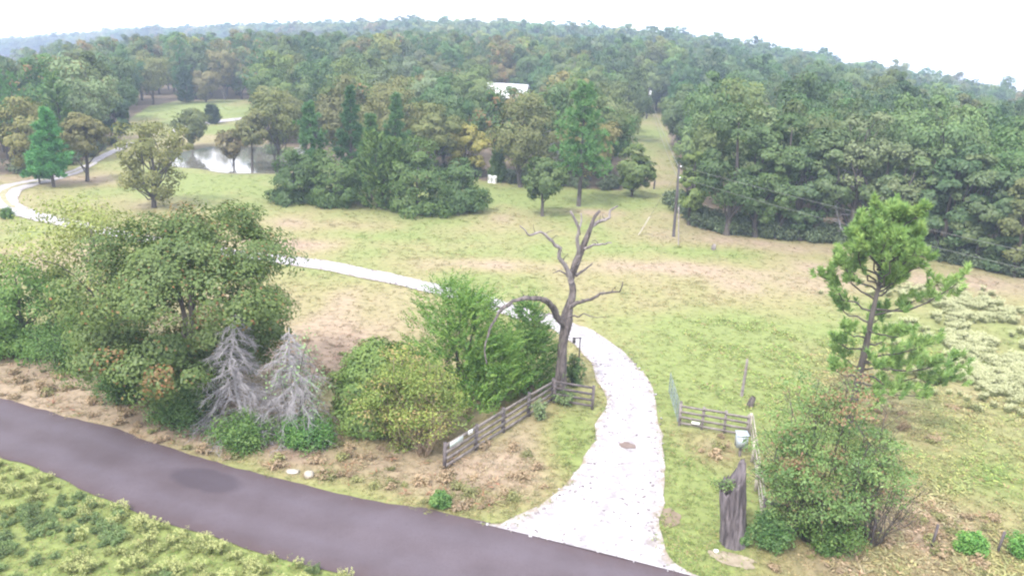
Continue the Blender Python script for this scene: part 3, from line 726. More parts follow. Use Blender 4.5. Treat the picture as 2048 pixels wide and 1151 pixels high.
mid_tree('bare', 'dead_tree', 'whitish leafless snag in the woods edge behind the olive roadside tree line', 1672, 486, 300, 60, GREY_T, n_br=22, twigs=5, droop=0.0, twr=0.03, cone=False)
# trees along the far edge of the field
mid_tree('pine', 'pine_tree', 'tall lone pine with bare lower trunk on the lawn', 1157, 412, 170, 172, (.092, .165, .068), base=0.24, n_br=78, tufts=16)
mid_tree('broad', 'broadleaf_tree', 'small round dark tree on a thin trunk left of the tall lone pine', 1085, 432, 310, 82, (.075, .100, .042), base=0.2, leaf=0.2, per=130)
mid_tree('broad', 'broadleaf_tree', 'low yellow-green tree touching the ground right of the tall lone pine', 1264, 394, 286, 74, (.110, .135, .050), base=0.0, low=1)
mid_tree('cedar', 'cedar_tree', 'small cone-shaped cedar beside the two white drums', 994, 364, 306, 38, (.075, .105, .045))
mid_tree('broad', 'broadleaf_tree', 'golden yellow drooping tree at the field edge behind the dark cedar clump', 930, 352, 240, 88, (.27, .215, .080), base=0.08, low=.9)
mid_tree('broad', 'broadleaf_tree', 'large olive oak standing just below the white-roofed house', 1042, 374, 184, 132, (.125, .118, .055), base=0.12)
mid_tree('bare', 'dead_tree', 'grey leafless tree between the olive oak and the tall lone pine', 1094, 376, 258, 66, GREY_T, n_br=34, twigs=8, twr=0.018, droop=0.05, cone=False)
mid_tree('broad', 'broadleaf_tree', 'flat-topped olive tree behind the cedar clump, left of the golden tree', 868, 356, 192, 95, (.140, .135, .060), base=0.2)
mid_tree('broad', 'broadleaf_tree', 'broad olive-brown tree behind the two pines of the cedar clump', 780, 340, 158, 140, (.135, .120, .058), base=0.15)
CG = 'dark cedars clumped in mid field'
mid_tree('broad', 'cedar_tree', 'dark cedar at the left end of the mid-field clump', 592, 403, 296, 108, (.052, .082, .032), group=CG, base=-0.55, low=1, n_cl=130, per=100, leaf=0.20, trunk=.12, limbs=3)
mid_tree('broad', 'cedar_tree', 'broad dark cedar in the clump, in front of the tallest pine', 672, 410, 282, 112, (.068, .100, .036), group=CG, base=-0.55, low=1, n_cl=130, per=100, leaf=0.20, trunk=.12, limbs=3)
mid_tree('cedar', 'cedar_tree', 'tallest brighter green cedar at the middle of the mid-field clump', 752, 416, 262, 128, (.080, .118, .038), group=CG, cone=1.7, peaks=3)
mid_tree('broad', 'cedar_tree', 'bushy green cedar in the clump with skirt spreading over the grass', 838, 425, 264, 128, (.072, .106, .038), group=CG, base=-0.55, low=1, n_cl=130, per=100, leaf=0.20, trunk=.12, limbs=3)
mid_tree('broad', 'cedar_tree', 'low dark cedar at the right end of the mid-field clump', 918, 421, 312, 106, (.056, .090, .034), group=CG, base=-0.55, low=1, n_cl=130, per=100, leaf=0.20, trunk=.12, limbs=3)
mid_tree('bare', 'dead_tree', 'grey dead cedar at the left of the mid-field clump', 606, 398, 288, 62, GREY_T, n_br=46, twigs=9, twr=0.016, droop=0.15)
mid_tree('pine', 'pine_tree', 'bluish pine rising behind the left end of the cedar clump', 622, 384, 208, 92, (.075, .140, .068), base=0.1)
mid_tree('pine', 'pine_tree', 'tallest dark pine behind the cedar clump', 702, 386, 178, 84, (.050, .100, .052), base=0.1)
mid_tree('pine', 'pine_tree', 'pale green pine behind the middle of the cedar clump', 792, 386, 192, 96, (.078, .135, .068), base=0.1)
mid_tree('pine', 'pine_tree', 'short pine tucked between the tallest dark pine and the cedars', 742, 398, 232, 70, (.070, .122, .050), base=0.1)
# left, along the curve of the driveway
mid_tree('pine', 'pine_tree', 'bright green pine inside the bend of the driveway', 108, 374, 222, 92, (.075, .195, .078), base=0.13, n_br=76, tufts=15)
mid_tree('pine', 'pine_tree', 'short bright green pine close beside the taller one in the driveway bend', 80, 368, 292, 52, (.070, .170, .070), base=0.12)
mid_tree('broad', 'broadleaf_tree', 'rust-tinged oak with a dark trunk right of the bright green pine', 175, 363, 214, 86, (.150, .122, .058), base=0.30, turned=(.26, .14, .06))
mid_tree('broad', 'broadleaf_tree', 'tall brown and yellow oak behind the bright green pine', 62, 350, 192, 105, (.160, .135, .058), base=0.08, turned=(.26, .15, .06))
mid_tree('broad', 'broadleaf_tree', 'ragged olive-brown oak alone in the field left of the pond', 308, 415, 224, 152, (.142, .128, .056), base=0.02, low=.8, n_cl=120, leaf=0.2, per=75, nlobes=34, lob=(.18, .30), limbs=24)
mid_tree('broad', 'broadleaf_tree', 'dark green tree by the far left end of the driveway', 236, 292, 180, 58, (.055, .085, .052), base=0.05)
mid_tree('broad', 'broadleaf_tree', 'slim brownish tree with dark straight trunk in front of the pond', 505, 345, 222, 62, (.130, .115, .058), base=0.34, open_=.3, trunk=0.16)
mid_tree('broad', 'broadleaf_tree', 'low sparse brown tree at the near shore of the pond', 468, 338, 252, 62, (.160, .115, .070), base=0.22, open_=.45, trunk=0.14)
mid_tree('broad', 'broadleaf_tree', 'olive tree at the right end of the pond', 556, 342, 178, 96, (.130, .125, .055), base=0.28, open_=.1)
mid_tree('broad', 'broadleaf_tree', 'broad olive tree on the far right bank of the pond', 565, 300, 170, 100, (.140, .130, .060), base=0.2)
mid_tree('broad', 'broadleaf_tree', 'olive-green tree at the left bank of the pond', 388, 306, 208, 66, (.115, .118, .055), base=0.15, open_=.15)
mid_tree('cedar', 'cedar_tree', 'small dark cedar beside the pale track beyond the pond', 424, 247, 211, 36, (.045, .062, .040), cone=1.5)
mid_tree('broad', 'broadleaf_tree', 'round rusty tree on the far side of the clearing beyond the pond', 412, 205, 136, 62, (.170, .130, .075), base=0.1)
mid_tree('cedar', 'cedar_tree', 'dark cedar at the back of the clearing beyond the pond', 372, 205, 134, 40, (.045, .075, .045), cone=1.8)

# the white-roofed house in the woods
hd = pdir(1015, 175); hd = hd[:2] / np.linalg.norm(hd[:2]); HX, HY = hd * 205.0
hz0 = float(height(HX, HY)); hv = pdir(1015, 167); HTOP = CAM_H + 205.0 * hv[2] / np.linalg.norm(hv[:2])
house = link('house', None, loc=(HX, HY, hz0), rot=(0, 0, math.radians(-8)))
tag(house, 'house with white metal roof among the trees of the hillside', 'house')
HR = HTOP - hz0
def gable(name, x0, x1, y0, y1, ze, zr, mat, over=0.35, th=0.16):
    g = Geo(); ym = (y0 + y1) / 2
    for s in (-1, 1):
        ye = ym + s * ((y1 - y0) / 2 + over); d_ = (ye - ym); drop = (zr - ze) * (1 + over / ((y1 - y0) / 2))
        V = [(x0 - over, ym, zr), (x1 + over, ym, zr), (x1 + over, ye, zr - drop), (x0 - over, ye, zr - drop)]
        V = V + [(a, b_, c_ - th) for a, b_, c_ in V]
        g.add(V, [[0, 1, 2, 3], [7, 6, 5, 4], [0, 4, 5, 1], [1, 5, 6, 2], [2, 6, 7, 3], [3, 7, 4, 0]])
    return link(name, g.mesh(name, mat), house)
roof_mat = paint_material('white_metal_roof', (0.80, 0.81, 0.84), 0.35, 0.0, amount=0.08)
wall_mat = paint_material('house_wall', (0.36, 0.33, 0.29), 0.8, amount=0.3)
we = HR - 2.0
g = Geo(); g.add([(-4.6, -3.4, -0.3), (4.6, -3.4, -0.3), (4.6, 3.4, -0.3), (-4.6, 3.4, -0.3), (-4.6, -3.4, we), (4.6, -3.4, we), (4.6, 3.4, we), (-4.6, 3.4, we)],
               [[0, 1, 5, 4], [1, 2, 6, 5], [2, 3, 7, 6], [3, 0, 4, 7], [4, 5, 6, 7]])
for sx in (-4.6, 4.6): g.add([(sx, -3.4, we), (sx, 3.4, we), (sx, 0.001, HR - 0.2), (sx, -0.001, HR - 0.2)], [[0, 1, 2, 3]])
link('wall', g.mesh('house_wall', wall_mat), house)
gable('roof', -4.6, 4.6, -3.4, 3.4, we, HR, roof_mat)
g = Geo(); V = [(-1.0, -3.9, we - 0.15), (6.2, -3.9, we - 0.15), (6.2, -6.6, we - 0.8), (-1.0, -6.6, we - 0.8)]; V += [(a, b_, c_ - 0.14) for a, b_, c_ in V]
g.add(V, [[0, 1, 2, 3], [7, 6, 5, 4], [0, 4, 5, 1], [1, 5, 6, 2], [2, 6, 7, 3], [3, 7, 4, 0]]); link('porch_roof', g.mesh('porch_roof', roof_mat), house)
for xx in (-0.8, 2.6, 6.0):
    g = Geo(); g.beam((xx, -6.4, -0.2), (xx, -6.4, we - 0.9), 0.15, 0.15, (1, 0, 0)); link('porch_post', g.mesh('porch_post', wall_mat), house)
for xx in (-3.6, -1.6, 2.8):
    g = Geo(); g.beam((xx, -3.46, we - 1.9), (xx, -3.46, we - 0.7), 0.9, 0.08, (0, 1, 0)); wi = link('window', g.mesh('window', M['black']), house)
    for dx, dz, w_1, h_1 in ((-.5, -1.3, .08, 1.36), (.5, -1.3, .08, 1.36), (0, -.64, 1.08, .08), (0, -1.96, 1.08, .08)):
        g = Geo(); g.beam((xx + dx, -3.53, we + dz - h_1 / 2), (xx + dx, -3.53, we + dz + h_1 / 2), w_1, .05, (0, 1, 0)); link('frame', g.mesh('frame', M['white']), wi)

# ------------------------------------------------------------------ the woods
rng = np.random.default_rng(11)
def v_of(p, name, lm='leaf'): return p.crown(name + '_crown', M[lm]), p.trunk(name + '_trunk', M['bark']), p.whole(name, M[lm], M['bark'])
VAR = [v_of(broadleaf(101, 11, 4.3, 0.16, 72, 118, 0.27, limbs=5), 'wood_oak'), v_of(broadleaf(102, 11.5, 3.7, 0.12, 68, 118, 0.27, limbs=5), 'wood_oak'),
       v_of(broadleaf(103, 10, 4.6, 0.2, 74, 118, 0.27, limbs=5), 'wood_oak'), v_of(broadleaf(104, 12.5, 3.4, 0.18, 66, 118, 0.27, limbs=5, open_=.25), 'wood_oak'),
       v_of(broadleaf(105, 11, 4.0, 0.10, 76, 112, 0.27, limbs=5, turned=.25), 'wood_oak'), v_of(broadleaf(106, 9.5, 4.0, 0.15, 70, 118, 0.27, limbs=5), 'wood_oak'),
       v_of(cedar(107, 9.5, 3.0, 330, 9, 1.0, leaf=0.5, wd=0.22, cone=1.6, peaks=2), 'wood_cedar', 'needle'), v_of(pine(108, 13.5, 3.6, 0.2, 46, 8, 0.6, per=11, width=0.1), 'wood_pine', 'needle')]
FARV = [broadleaf(201, 11, 4.6, 0.2, 34, 60, 0.52, limbs=3).whole('far_oak', M['leaf'], M['bark']), broadleaf(202, 10.5, 4.2, 0.15, 32, 60, 0.52, limbs=3).whole('far_oak', M['leaf'], M['bark']),
        broadleaf(203, 12, 4.0, 0.15, 32, 60, 0.52, limbs=3).whole('far_oak', M['leaf'], M['bark']), broadleaf(204, 10, 5.0, 0.22, 36, 60, 0.54, limbs=3).whole('far_oak', M['leaf'], M['bark'])]
pal = np.array([OLIVE_T, GREEN_T, DARK_T, RUST_T, YEL_T, GREY_T, (.10, .118, .055), (.128, .125, .07), (.145, .130, .062)])
names_ = ['olive', 'green', 'dark green', 'rust-brown', 'golden', 'grey-green', 'mid green', 'dusty olive', 'tawny']
wl_left = np.array([.17, .18, .13, .10, .06, .09, .14, .08, .05]); wl_right = np.array([.14, .26, .15, .02, .02, .06, .25, .09, .01])
def grid_pts(sp, lim):
    X, Y = np.meshgrid(np.arange(-lim, lim, sp), np.arange(20, lim, sp * 0.87)); X = X + (np.arange(X.shape[0])[:, None] % 2) * sp / 2
    X = X + rng.uniform(-.36, .36, X.shape) * sp; Y = Y + rng.uniform(-.36, .36, Y.shape) * sp
    return X.ravel(), Y.ravel()
X1, Y1 = grid_pts(6.9, 340); d1 = np.hypot(X1, Y1); k = d1 < 330; X1, Y1 = X1[k], Y1[k]
X2, Y2 = grid_pts(9.6, 1420); d2 = np.hypot(X2, Y2); k = d2 >= 330; X2, Y2 = X2[k], Y2[k]
X = np.concatenate([X1, X2]); Y = np.concatenate([Y1, Y2]); D = np.hypot(X, Y); AZ = np.arctan2(X, Y)
Rr, _ = ridge(AZ)
k = (np.abs(AZ) < math.radians(41)) & (D < Rr + 40) & in_woods(X, Y, 0.0) & (cut_dist(X, Y) > np.where(D < 215, 4.6, 0)) & (pond_q(X, Y) > 1.35)
X, Y, D, AZ = X[k], Y[k], D[k], AZ[k]
Z = height(X, Y); PX, PY = project(X, Y, Z)
k = np.ones(len(X), bool)
for tx, ty, tr_ in taken: k &= np.hypot(X - tx, Y - ty) > max(2.6, tr_ * 0.75)
k &= np.hypot(X - HX, Y - HY) > 9.0
S = rng.uniform(0.82, 1.25, len(X)) * np.where(D > 330, 1.28, np.where(D > 200, 1.12, 1.0))
TOPY = project(X, Y, Z + 10.6 * S)[1]
k &= ~((D < np.interp(PX, _rx, _rr) * .75) & (project(X, Y, Z + 12.0 * S)[1] < np.interp(PX, _rx, _ry) + 6))
k &= ~((D < 206) & (np.abs(PX - 1018) < 62) & (TOPY < 181))
k &= ~((D < 190) & (PX > 255) & (PX < 520) & (TOPY < 140))                     # keep the clearing beyond the pond in sight
X, Y, D, Z, S, PX, PY, TOPY = (a[k] for a in (X, Y, D, Z, S, PX, PY, TOPY))
CI = np.array([rng.choice(9, p=(wl_left if p_ < 1150 else wl_right) / (wl_left if p_ < 1150 else wl_right).sum()) for p_ in PX])
TN = pal[CI] * np.array((.90, 1.02, .98)) * rng.uniform(0.72, 1.25, (len(X), 1)) * rng.normal(1, 0.05, (len(X), 3))
VI = rng.choice(8, len(X), p=[.19, .17, .16, .11, .12, .13, .07, .05])
S[VI == 7] *= .78; TN[VI == 6] = np.array(CEDAR_T) * rng.uniform(.8, 1.2, (int((VI == 6).sum()), 1)); TN[VI == 7] = np.array(PINE_T) * rng.uniform(.85, 1.2, (int((VI == 7).sum()), 1))
VI[(VI == 4) & (PX > 1150)] = 5
RZ = rng.uniform(0, 6.28, len(X))
order = np.argsort(D); vis = order[(PX[order] > -70) & (PX[order] < 2120) & (D[order] < 240)][:250]
solo = np.zeros(len(X), bool); solo[vis] = True
ORD = ['first', 'second', 'third', 'fourth', 'fifth', 'sixth', 'seventh', 'eighth', 'ninth', 'tenth', 'eleventh', 'twelfth', 'thirteenth', 'fourteenth']
zones = [(-999, 262, 'woods left of the pond'), (262, 620, 'woods beyond the pond'), (620, 965, 'woods behind the mid-field cedar clump'), (965, 1300, 'woods around the white-roofed house'), (1300, 1640, 'woods just right of the power line'), (1640, 9999, 'woods at the right edge')]
kindname = lambda v: ('cedar_tree', 'cedar') if v == 6 else ('pine_tree', 'pine') if v == 7 else ('broadleaf_tree', 'broadleaf tree')
for z0, z1, zn in zones:
    ids = [q for q in vis if z0 <= PX[q] < z1]
    for row in range(0, len(ids), 12):
        rr_ = sorted(ids[row:row + 12], key=lambda q: PX[q])
        for pos_, q in enumerate(rr_):
            nm, kn = kindname(VI[q]); cname = {6: 'dark green', 7: 'blue-green'}.get(int(VI[q]), names_[CI[q]])
            lab = f'{cname} {kn}, {ORD[pos_]} from left, {ORD[row // 12]} row, {zn}'
            put(nm, lab, 'tree', [('trunk', VAR[VI[q]][1]), ('crown', VAR[VI[q]][0])], (X[q], Y[q], Z[q]), float(S[q] * (1.08 if PX[q] > 1300 else 1)), float(RZ[q]), TN[q], (.25, .14, .06), group='trees of the ' + zn, sx=.76 if PX[q] > 1300 else .9)
rest = ~solo
nearr = rest & (D < 380); farr = rest & ~nearr
P = np.stack([X, Y, Z], 1)
scatter('forest', 'mixed olive, green and rust woods covering the hillside to the horizon', 'forest',
        np.vstack([P[nearr], P[farr]]), np.concatenate([VI[nearr], 8 + rng.integers(0, 4, farr.sum())]), np.concatenate([RZ[nearr], RZ[farr]]),
        np.vstack([np.stack([S[nearr] * a_ for a_ in (.85, .85, 1.06)], 1), np.repeat(S[farr][:, None], 3, 1)]), np.vstack([TN[nearr], TN[farr]]) * GAIN, [v[2] for v in VAR] + FARV, (.25, .14, .06))
print('woods', solo.sum(), nearr.sum(), farr.sum())

# scrub along the foot of the woods
px_ = rng.uniform(0, 2120, 900); ex = np.interp(px_, _ex, _ey) - rng.uniform(-1, 9, 900)
k = ~((px_ > 240) & (px_ < 540)) & ~((px_ > 1272) & (px_ < 1345)); px_, ex = px_[k], ex[k]
UP_ = np.array([at(a, b_) for a, b_ in zip(px_, ex)])
us = [shrub(s_, 1.4, 1.3, 14, 60, 0.22, start=.1).whole('scrub', M['leaf'], M['bark']) for s_ in (301, 302, 303)]
kk = rng.random(len(UP_)) < np.where(px_ > 1345, 0.75, 0.22)
UP_ = UP_[kk]; n_ = len(UP_)
scatter('undergrowth', 'low dark scrub along the foot of the woods', 'undergrowth', UP_, rng.integers(0, 3, n_), rng.uniform(0, 6, n_), rng.uniform(.5, 1.5, n_),
        np.array((.10, .14, .075)) * rng.uniform(.7, 1.4, (n_, 1)), us, (.18, .12, .06))

# ------------------------------------------------------------------ near plants left of the driveway
def near(name, label, p, B, tint, cat='tree', leafmat='leaf', bark='bark', parts=('trunk', 'crown'), turned=RUST, rotz=0.0, group=None):
    return put(name, label, cat, tree_meshes(p, name, leafmat, bark, parts), B, tint=tint, turned=turned, rotz=rotz, group=group)
B = at(385, 800); k_ = mpp(B)
near('oak_tree', 'big spreading oak with olive leaves and orange tufts beside the road', broadleaf(21, tall(B, 400), 225 * k_, -0.06, 230, 420, 0.125, 0.24, turned=.03, limbs=10, low=.75, lean=(.35, 0), nlobes=68, lob=(.18, .28)), B, (.086, .110, .042), turned=(.24, .12, .05))
B = at(205, 690); k_ = mpp(B)
near('broadleaf_tree', 'thin yellow-green tree half hidden behind the big oak', broadleaf(22, tall(B, 388), 150 * k_, 0.12, 90, 190, 0.13, 0.12, open_=.35, limbs=30, low=.6), B, (.190, .190, .075), turned=(.24, .17, .07))
B = at(48, 695); k_ = mpp(B)
near('leafy_bush', 'tall bright green bush at the left edge of the picture', broadleaf(23, tall(B, 505), 110 * k_, -0.5, 140, 210, 0.12, 0.12, low=1, limbs=8), B, (.088, .145, .040), 'bush', parts=('stem', 'foliage'))
SH = 'low green shrubs under the big oak'
for (bx, by, ty, w, c, lab) in [(150, 738, 600, 190, (.080, .130, .045), 'green shrub between the left-edge bush and the oak'), (255, 800, 690, 150, (.072, .118, .042), 'dark green shrub under the left half of the oak'),
                             (370, 850, 750, 160, (.075, .120, .045), 'green shrub under the middle of the oak near the road'), (490, 884, 828, 150, (.085, .135, .045), 'low green shrub at the foot of the grey dead cedar'),
                             (612, 884, 836, 130, (.080, .150, .050), 'low bright shrub right of the dead cedars')]:
    B = at(bx, by); k_ = mpp(B)
    near('shrub', lab, shrub(int(bx), tall(B, ty), w / 2 * k_, 44, 250, 0.115, start=.05, cl=.28, wild=.6), B, c, 'shrub', parts=('stem', 'foliage'), group=SH)
for (bx, by, ty, w, lab, sd) in [(480, 862, 612, 175, 'tall grey dead cedar with drooping bare twigs in front of the oak', 31), (585, 868, 655, 170, 'second grey dead cedar, tangled and lower, right of the tall one', 32)]:
    B = at(bx, by); k_ = mpp(B); p, g = bare(sd, tall(B, ty), w / 2 * k_, 84, 34, 0.09, 0.42, twr=0.0095)
    put('dead_cedar', lab, 'dead tree', [('trunk', p.trunk('dead_cedar', M['twig'])), ('twigs', g.mesh('dead_cedar_twigs', M['twig']))], B)
B = at(596, 872); k_ = mpp(B)
near('pale_vine', 'pale green leaves climbing through the second dead cedar', shrub(33, tall(B, 660), 70 * k_, 16, 40, 0.13, start=.4, cl=.3), B, (.20, .27, .17), 'vine', parts=('stem', 'foliage'))
# thicket behind the left fence
B = at(757, 846); k_ = mpp(B)
near('leafy_bush', 'bright green bush at the left of the thicket behind the board fence', broadleaf(41, tall(B, 648), 92 * k_, -0.5, 150, 220, 0.115, 0.10, low=1, limbs=8), B, (.115, .152, .052), 'bush', parts=('stem', 'foliage'))
B = at(896, 796); k_ = mpp(B)
near('cedar_tree', 'large feathery green cedar behind the board fence', cedar(42, tall(B, 556), 158 * k_, 1500, 14, 1.0, 0.01, 1.55, 0.20, 0.075, 0.14, 3), B, (.105, .165, .045), leafmat='needle')
B = at(1048, 768); k_ = mpp(B)
near('cedar_tree', 'darker cedar between the large cedar and the dead tree', cedar(43, tall(B, 600), 84 * k_, 900, 14, 0.95, 0.01, 1.7, 0.20, 0.075, 0.12, 2), B, (.085, .140, .042), leafmat='needle')
B = at(992, 800); k_ = mpp(B)
near('cedar_tree', 'low bright fan of cedar sprays just behind the board fence rails', cedar(44, tall(B, 672), 84 * k_, 560, 14, 1.0, 0.01, 1.9, 0.20, 0.075, 0.08, 2, lift=1.2), B, (.120, .195, .045), leafmat='needle')
B = at(812, 884); k_ = mpp(B)
near('shrub', 'yellowing olive shrub with tan stems in front of the thicket', shrub(45, tall(B, 690), 118 * k_, 60, 330, 0.12, start=.16, cl=.22, twigs=3, turned=.08, flat_=.6), B, (.165, .185, .060), 'shrub', bark='tan_twig', parts=('stem', 'foliage'), turned=(.34, .24, .11))
B = at(846, 910); k_ = mpp(B)
near('shrub', 'bare tan twiggy shrub by the near end of the board fence', shrub(46, tall(B, 790), 62 * k_, 40, 22, 0.11, start=.5, twigs=9, stem_r=0.016), B, (.26, .20, .09), 'shrub', bark='tan_twig', parts=('stem', 'foliage'))
B = at(1148, 770); k_ = mpp(B)
near('shrub', 'small dark green shrub at the foot of the dead tree', shrub(47, tall(B, 705), 24 * k_, 22, 90, 0.12, start=.05), B, (.075, .115, .050), 'shrub', parts=('stem', 'foliage'))
B = at(1128, 808); k_ = mpp(B)
near('vine', 'dusty green vine growing over the short dark gate panel', shrub(48, tall(B, 775), 32 * k_, 18, 60, 0.11, start=.05), B, (.135, .165, .095), 'vine', parts=('stem', 'foliage'))
B = at(1082, 838); k_ = mpp(B)
near('vine', 'grey-green weed clump against the board fence rails', shrub(49, tall(B, 790), 20 * k_, 14, 60, 0.11, start=.05), B, (.150, .180, .115), 'weed', parts=('stem', 'foliage'))
# right of the driveway
B = at(1625, 1075); k_ = mpp(B)
near('shrub', 'tall feathery green shrub with reddish tips beside the tall stump', shrub(51, tall(B, 735), 152 * k_, 80, 380, 0.13, aspect=.42, start=.22, cl=.17, turned=.2, turn_top=True, twigs=4, spread=1.0, flat_=.42, wild=.4), B, (.130, .178, .078), 'shrub', parts=('stem', 'foliage'), turned=(.25, .14, .085))
B = at(1738, 1085); k_ = mpp(B)
near('twiggy_bush', 'nearly leafless grey-green brush right of the tall shrub', shrub(52, tall(B, 860), 105 * k_, 40, 26, 0.10, aspect=.3, start=.45, twigs=8, stem_r=0.015, cl=.15), B, (.150, .165, .080), 'bush', parts=('stem', 'foliage'))
for (bx, by, ty, w, c, lab) in [(1535, 1092, 1025, 95, (.078, .130, .055), 'dark green shrub just right of the tall stump base'), (1660, 1100, 1020, 140, (.095, .145, .050), 'low green shrub at the roadside foot of the tall shrub'),
                                (1938, 1108, 1062, 66, (.110, .210, .060), 'bright green bush between the rusty fence posts'), (2046, 1112, 1068, 70, (.110, .205, .060), 'bright green bush at the bottom right corner'),
                                (1480, 1090, 1060, 40, (.085, .135, .060), 'small green tuft at the left foot of the stump'), (882, 1012, 985, 46, (.090, .150, .055), 'small green tuft on the roadside verge left of the driveway'), (14, 437, 416, 32, (.075, .130, .040), 'little round bush inside the driveway bend at far left')]:
    B = at(bx, by); k_ = mpp(B)
    near('shrub', lab, shrub(int(bx) + 1, tall(B, ty), w / 2 * k_, 28, 200, 0.105, start=.05, cl=.3), B, c, 'shrub', parts=('stem', 'foliage'))

# roadside pine with open crown, needle tufts at the branch tips
B = at(1690, 868); PH = tall(B, 402); rng = np.random.default_rng(61); k_ = mpp(B)
p = Plant(); stem = curve((0, 0, -0.3), (0.1, 0, PH * 0.93), rng, 0.004, 10, 0, .002); p.wood.tube(stem, 0.20 * np.linspace(1.2, 0.16, 10), 9)
Rv = np.array([1.0, 0, 0])
def pine_branch(z, ln, ang, rise, nt_, spread_=0.16):
    b0 = np.array([np.interp(z, stem[:, 2], stem[:, 0]), 0, z]); d = np.array([math.cos(ang), math.sin(ang), rise])
    tip = b0 + d * ln; br = curve(b0, tip, rng, 0.05, 7, 0.10); p.wood.tube(br, np.linspace(0.055, 0.014, 7), 5)
    for _ in range(int(nt_ * 1.7)):
        t = 0.35 + 0.65 * rng.random() ** 0.6; C = np.array([np.interp(t, np.linspace(0, 1, 7), br[:, c]) for c in range(3)])
        C2 = C + rng.normal(0, spread_ * (0.5 + 0.35 * ln), 3) * np.array([1, 1, 0.6]) + [0, 0, 0.12]
        p.wood.tube(np.linspace(C, C2, 3), (0.012, 0.010, 0.008), 3, False)
        ax = unit(np.array([d[0] * .5, d[1] * .5, 1.0]) + rng.normal(0, .28, 3)); m_ = 44; tone = rng.random()
        side = unit(np.cross(np.repeat(ax[None], m_, 0), rng.normal(size=(m_, 3)))); th_ = rng.uniform(.1, 1.15, m_)[:, None]; Dd = ax * np.cos(th_) + side * np.sin(th_)
        lf = rng.uniform(.24, .40, m_); P0 = C2 + ax * (rng.random(m_)[:, None] * 0.34)
        p.leaves(P0 + Dd * lf[:, None] * .45, np.cross(Dd, rng.normal(size=(m_, 3))), lf, 0.055, rng, T=Dd, lv=0.25 + 0.5 * tone)
for k in range(46):                                                # dense rounded top
    u = rng.random(); aa = k * 2.4; pine_branch(PH * (0.60 + 0.34 * u), 2.5 * (1 - 0.70 * u) * rng.uniform(.35, 1.05) * (1 + .25 * math.sin(3 * aa + 6 * u)), aa, rng.uniform(.55, 1.25), 9, .11)
for (z, ln, ang, rise, nt_) in [(0.55, 2.6, 3.0, .55, 14), (0.60, 2.4, 3.4, .75, 14), (0.52, 3.3, .25, .55, 12), (0.56, 3.4, -.3, .62, 13), (0.50, 2.0, 2.2, .3, 8), (0.46, 2.2, .9, .3, 9), (0.44, 1.6, 3.6, .25, 7), (0.47, 2.0, -1.2, .25, 8),
                               (0.38, 1.5, 2.9, .15, 8), (0.36, 3.4, .1, .28, 15), (0.33, 3.9, -.25, .2, 18), (0.30, 3.6, .35, .12, 16), (0.28, 4.4, -.05, .05, 18), (0.25, 3.0, -.6, .0, 11), (0.27, 1.3, 3.3, .15, 8), (0.31, 1.4, 2.4, .2, 7), (0.22, 2.2, .6, -.1, 8), (0.34, 1.8, -1.5, .2, 7), (0.23, 2.0, -1.3, 0, 7), (0.41, 1.4, .4, .3, 7)]:
    pine_branch(PH * z, ln, ang, rise, nt_)
near('pine_tree', 'open-crowned young pine leaning over the right field beside the tall shrub', p, B, (.165, .225, .088), leafmat='needle').rotation_euler = (0, 0.05, 0)

# ------------------------------------------------------------------ the big dead tree by the gate
DB = at(1119, 792)
def plane_at(px, py, off=0.0):
    v = pdir(px, py); t = (DB[1] + off) / v[1]; return np.array([v[0] * t, v[1] * t, CAM_H + v[2] * t]) - DB
dt = link('dead_tree', None, loc=DB); tag(dt, 'large bare dead tree with an arching left branch beside the driveway gate', 'dead tree')
rng = np.random.default_rng(71)
def traced(pts, r0, r1, d0, d1, sides=8, part='branch', mat='dead_bark'):
    c = np.array([plane_at(a, b_, d0 + (d1 - d0) * k / (len(pts) - 1)) for k, (a, b_) in enumerate(pts)])
    s = spline(c, 0.16); n_ = len(s); s = s + rng.normal(0, 0.018, (n_, 3))
    if np.isscalar(r0): r = np.linspace(r0, r1, n_)
    else: r = np.interp(np.linspace(0, 1, n_), np.linspace(0, 1, len(r0)), r0)
    r = r * (1 + 0.16 * (noise(np.arange(n_) * 0.5, np.full(n_, r1 * 50), 1.0, 2) - 0.5) * 2)
    g = Geo(); g.tube(s, r, sides, True, .13, int(pts[0][0])); return link(part, g.mesh(part, M[mat], True), dt)
traced([(1119, 800), (1121, 760), (1125, 715), (1129, 670), (1133, 640), (1140, 610), (1145, 582), (1142, 560), (1149, 540), (1160, 509), (1173, 477), (1182, 454), (1188, 436), (1199, 422)],
       [.36, .28, .25, .25, .27, .19, .16, .16, .15, .14, .13, .11, .09, .06], .07, 0, 0.4, 12, 'trunk')
traced([(1181, 454), (1190, 448), (1203, 442), (1219, 434), (1221, 421), (1235, 412)], .095, .035, .3, .9, 8, mat='dead_pale')
traced([(1158, 512), (1156, 500), (1155, 476), (1157, 455), (1150, 437), (1142, 423)], .11, .05, .2, -.5, mat='dead_pale')
traced([(1156, 462), (1163, 441), (1162, 426)], .06, .03, -.1, .4, mat='dead_pale')
traced([(1170, 497), (1187, 490), (1204, 488), (1223, 485)], .075, .03, .2, -.9, mat='dead_pale')
traced([(1189, 490), (1196, 487), (1191, 481), (1184, 481)], .035, .018, -.2, .1, 6)
traced([(1143, 565), (1137, 547), (1130, 529), (1118, 515), (1121, 496), (1109, 490), (1096, 475), (1082, 464), (1058, 471), (1051, 461), (1040, 451)], .13, .03, 0, -1.6, mat='dead_pale')
traced([(1137, 553), (1120, 541), (1106, 546)], .06, .02, -.1, .5, 6)
traced([(1151, 551), (1170, 539), (1186, 526)], .08, .025, .1, .9)
traced([(1139, 615), (1153, 605), (1180, 598), (1201, 588), (1218, 584), (1240, 582), (1245, 563)], .12, .02, 0, -1.2)
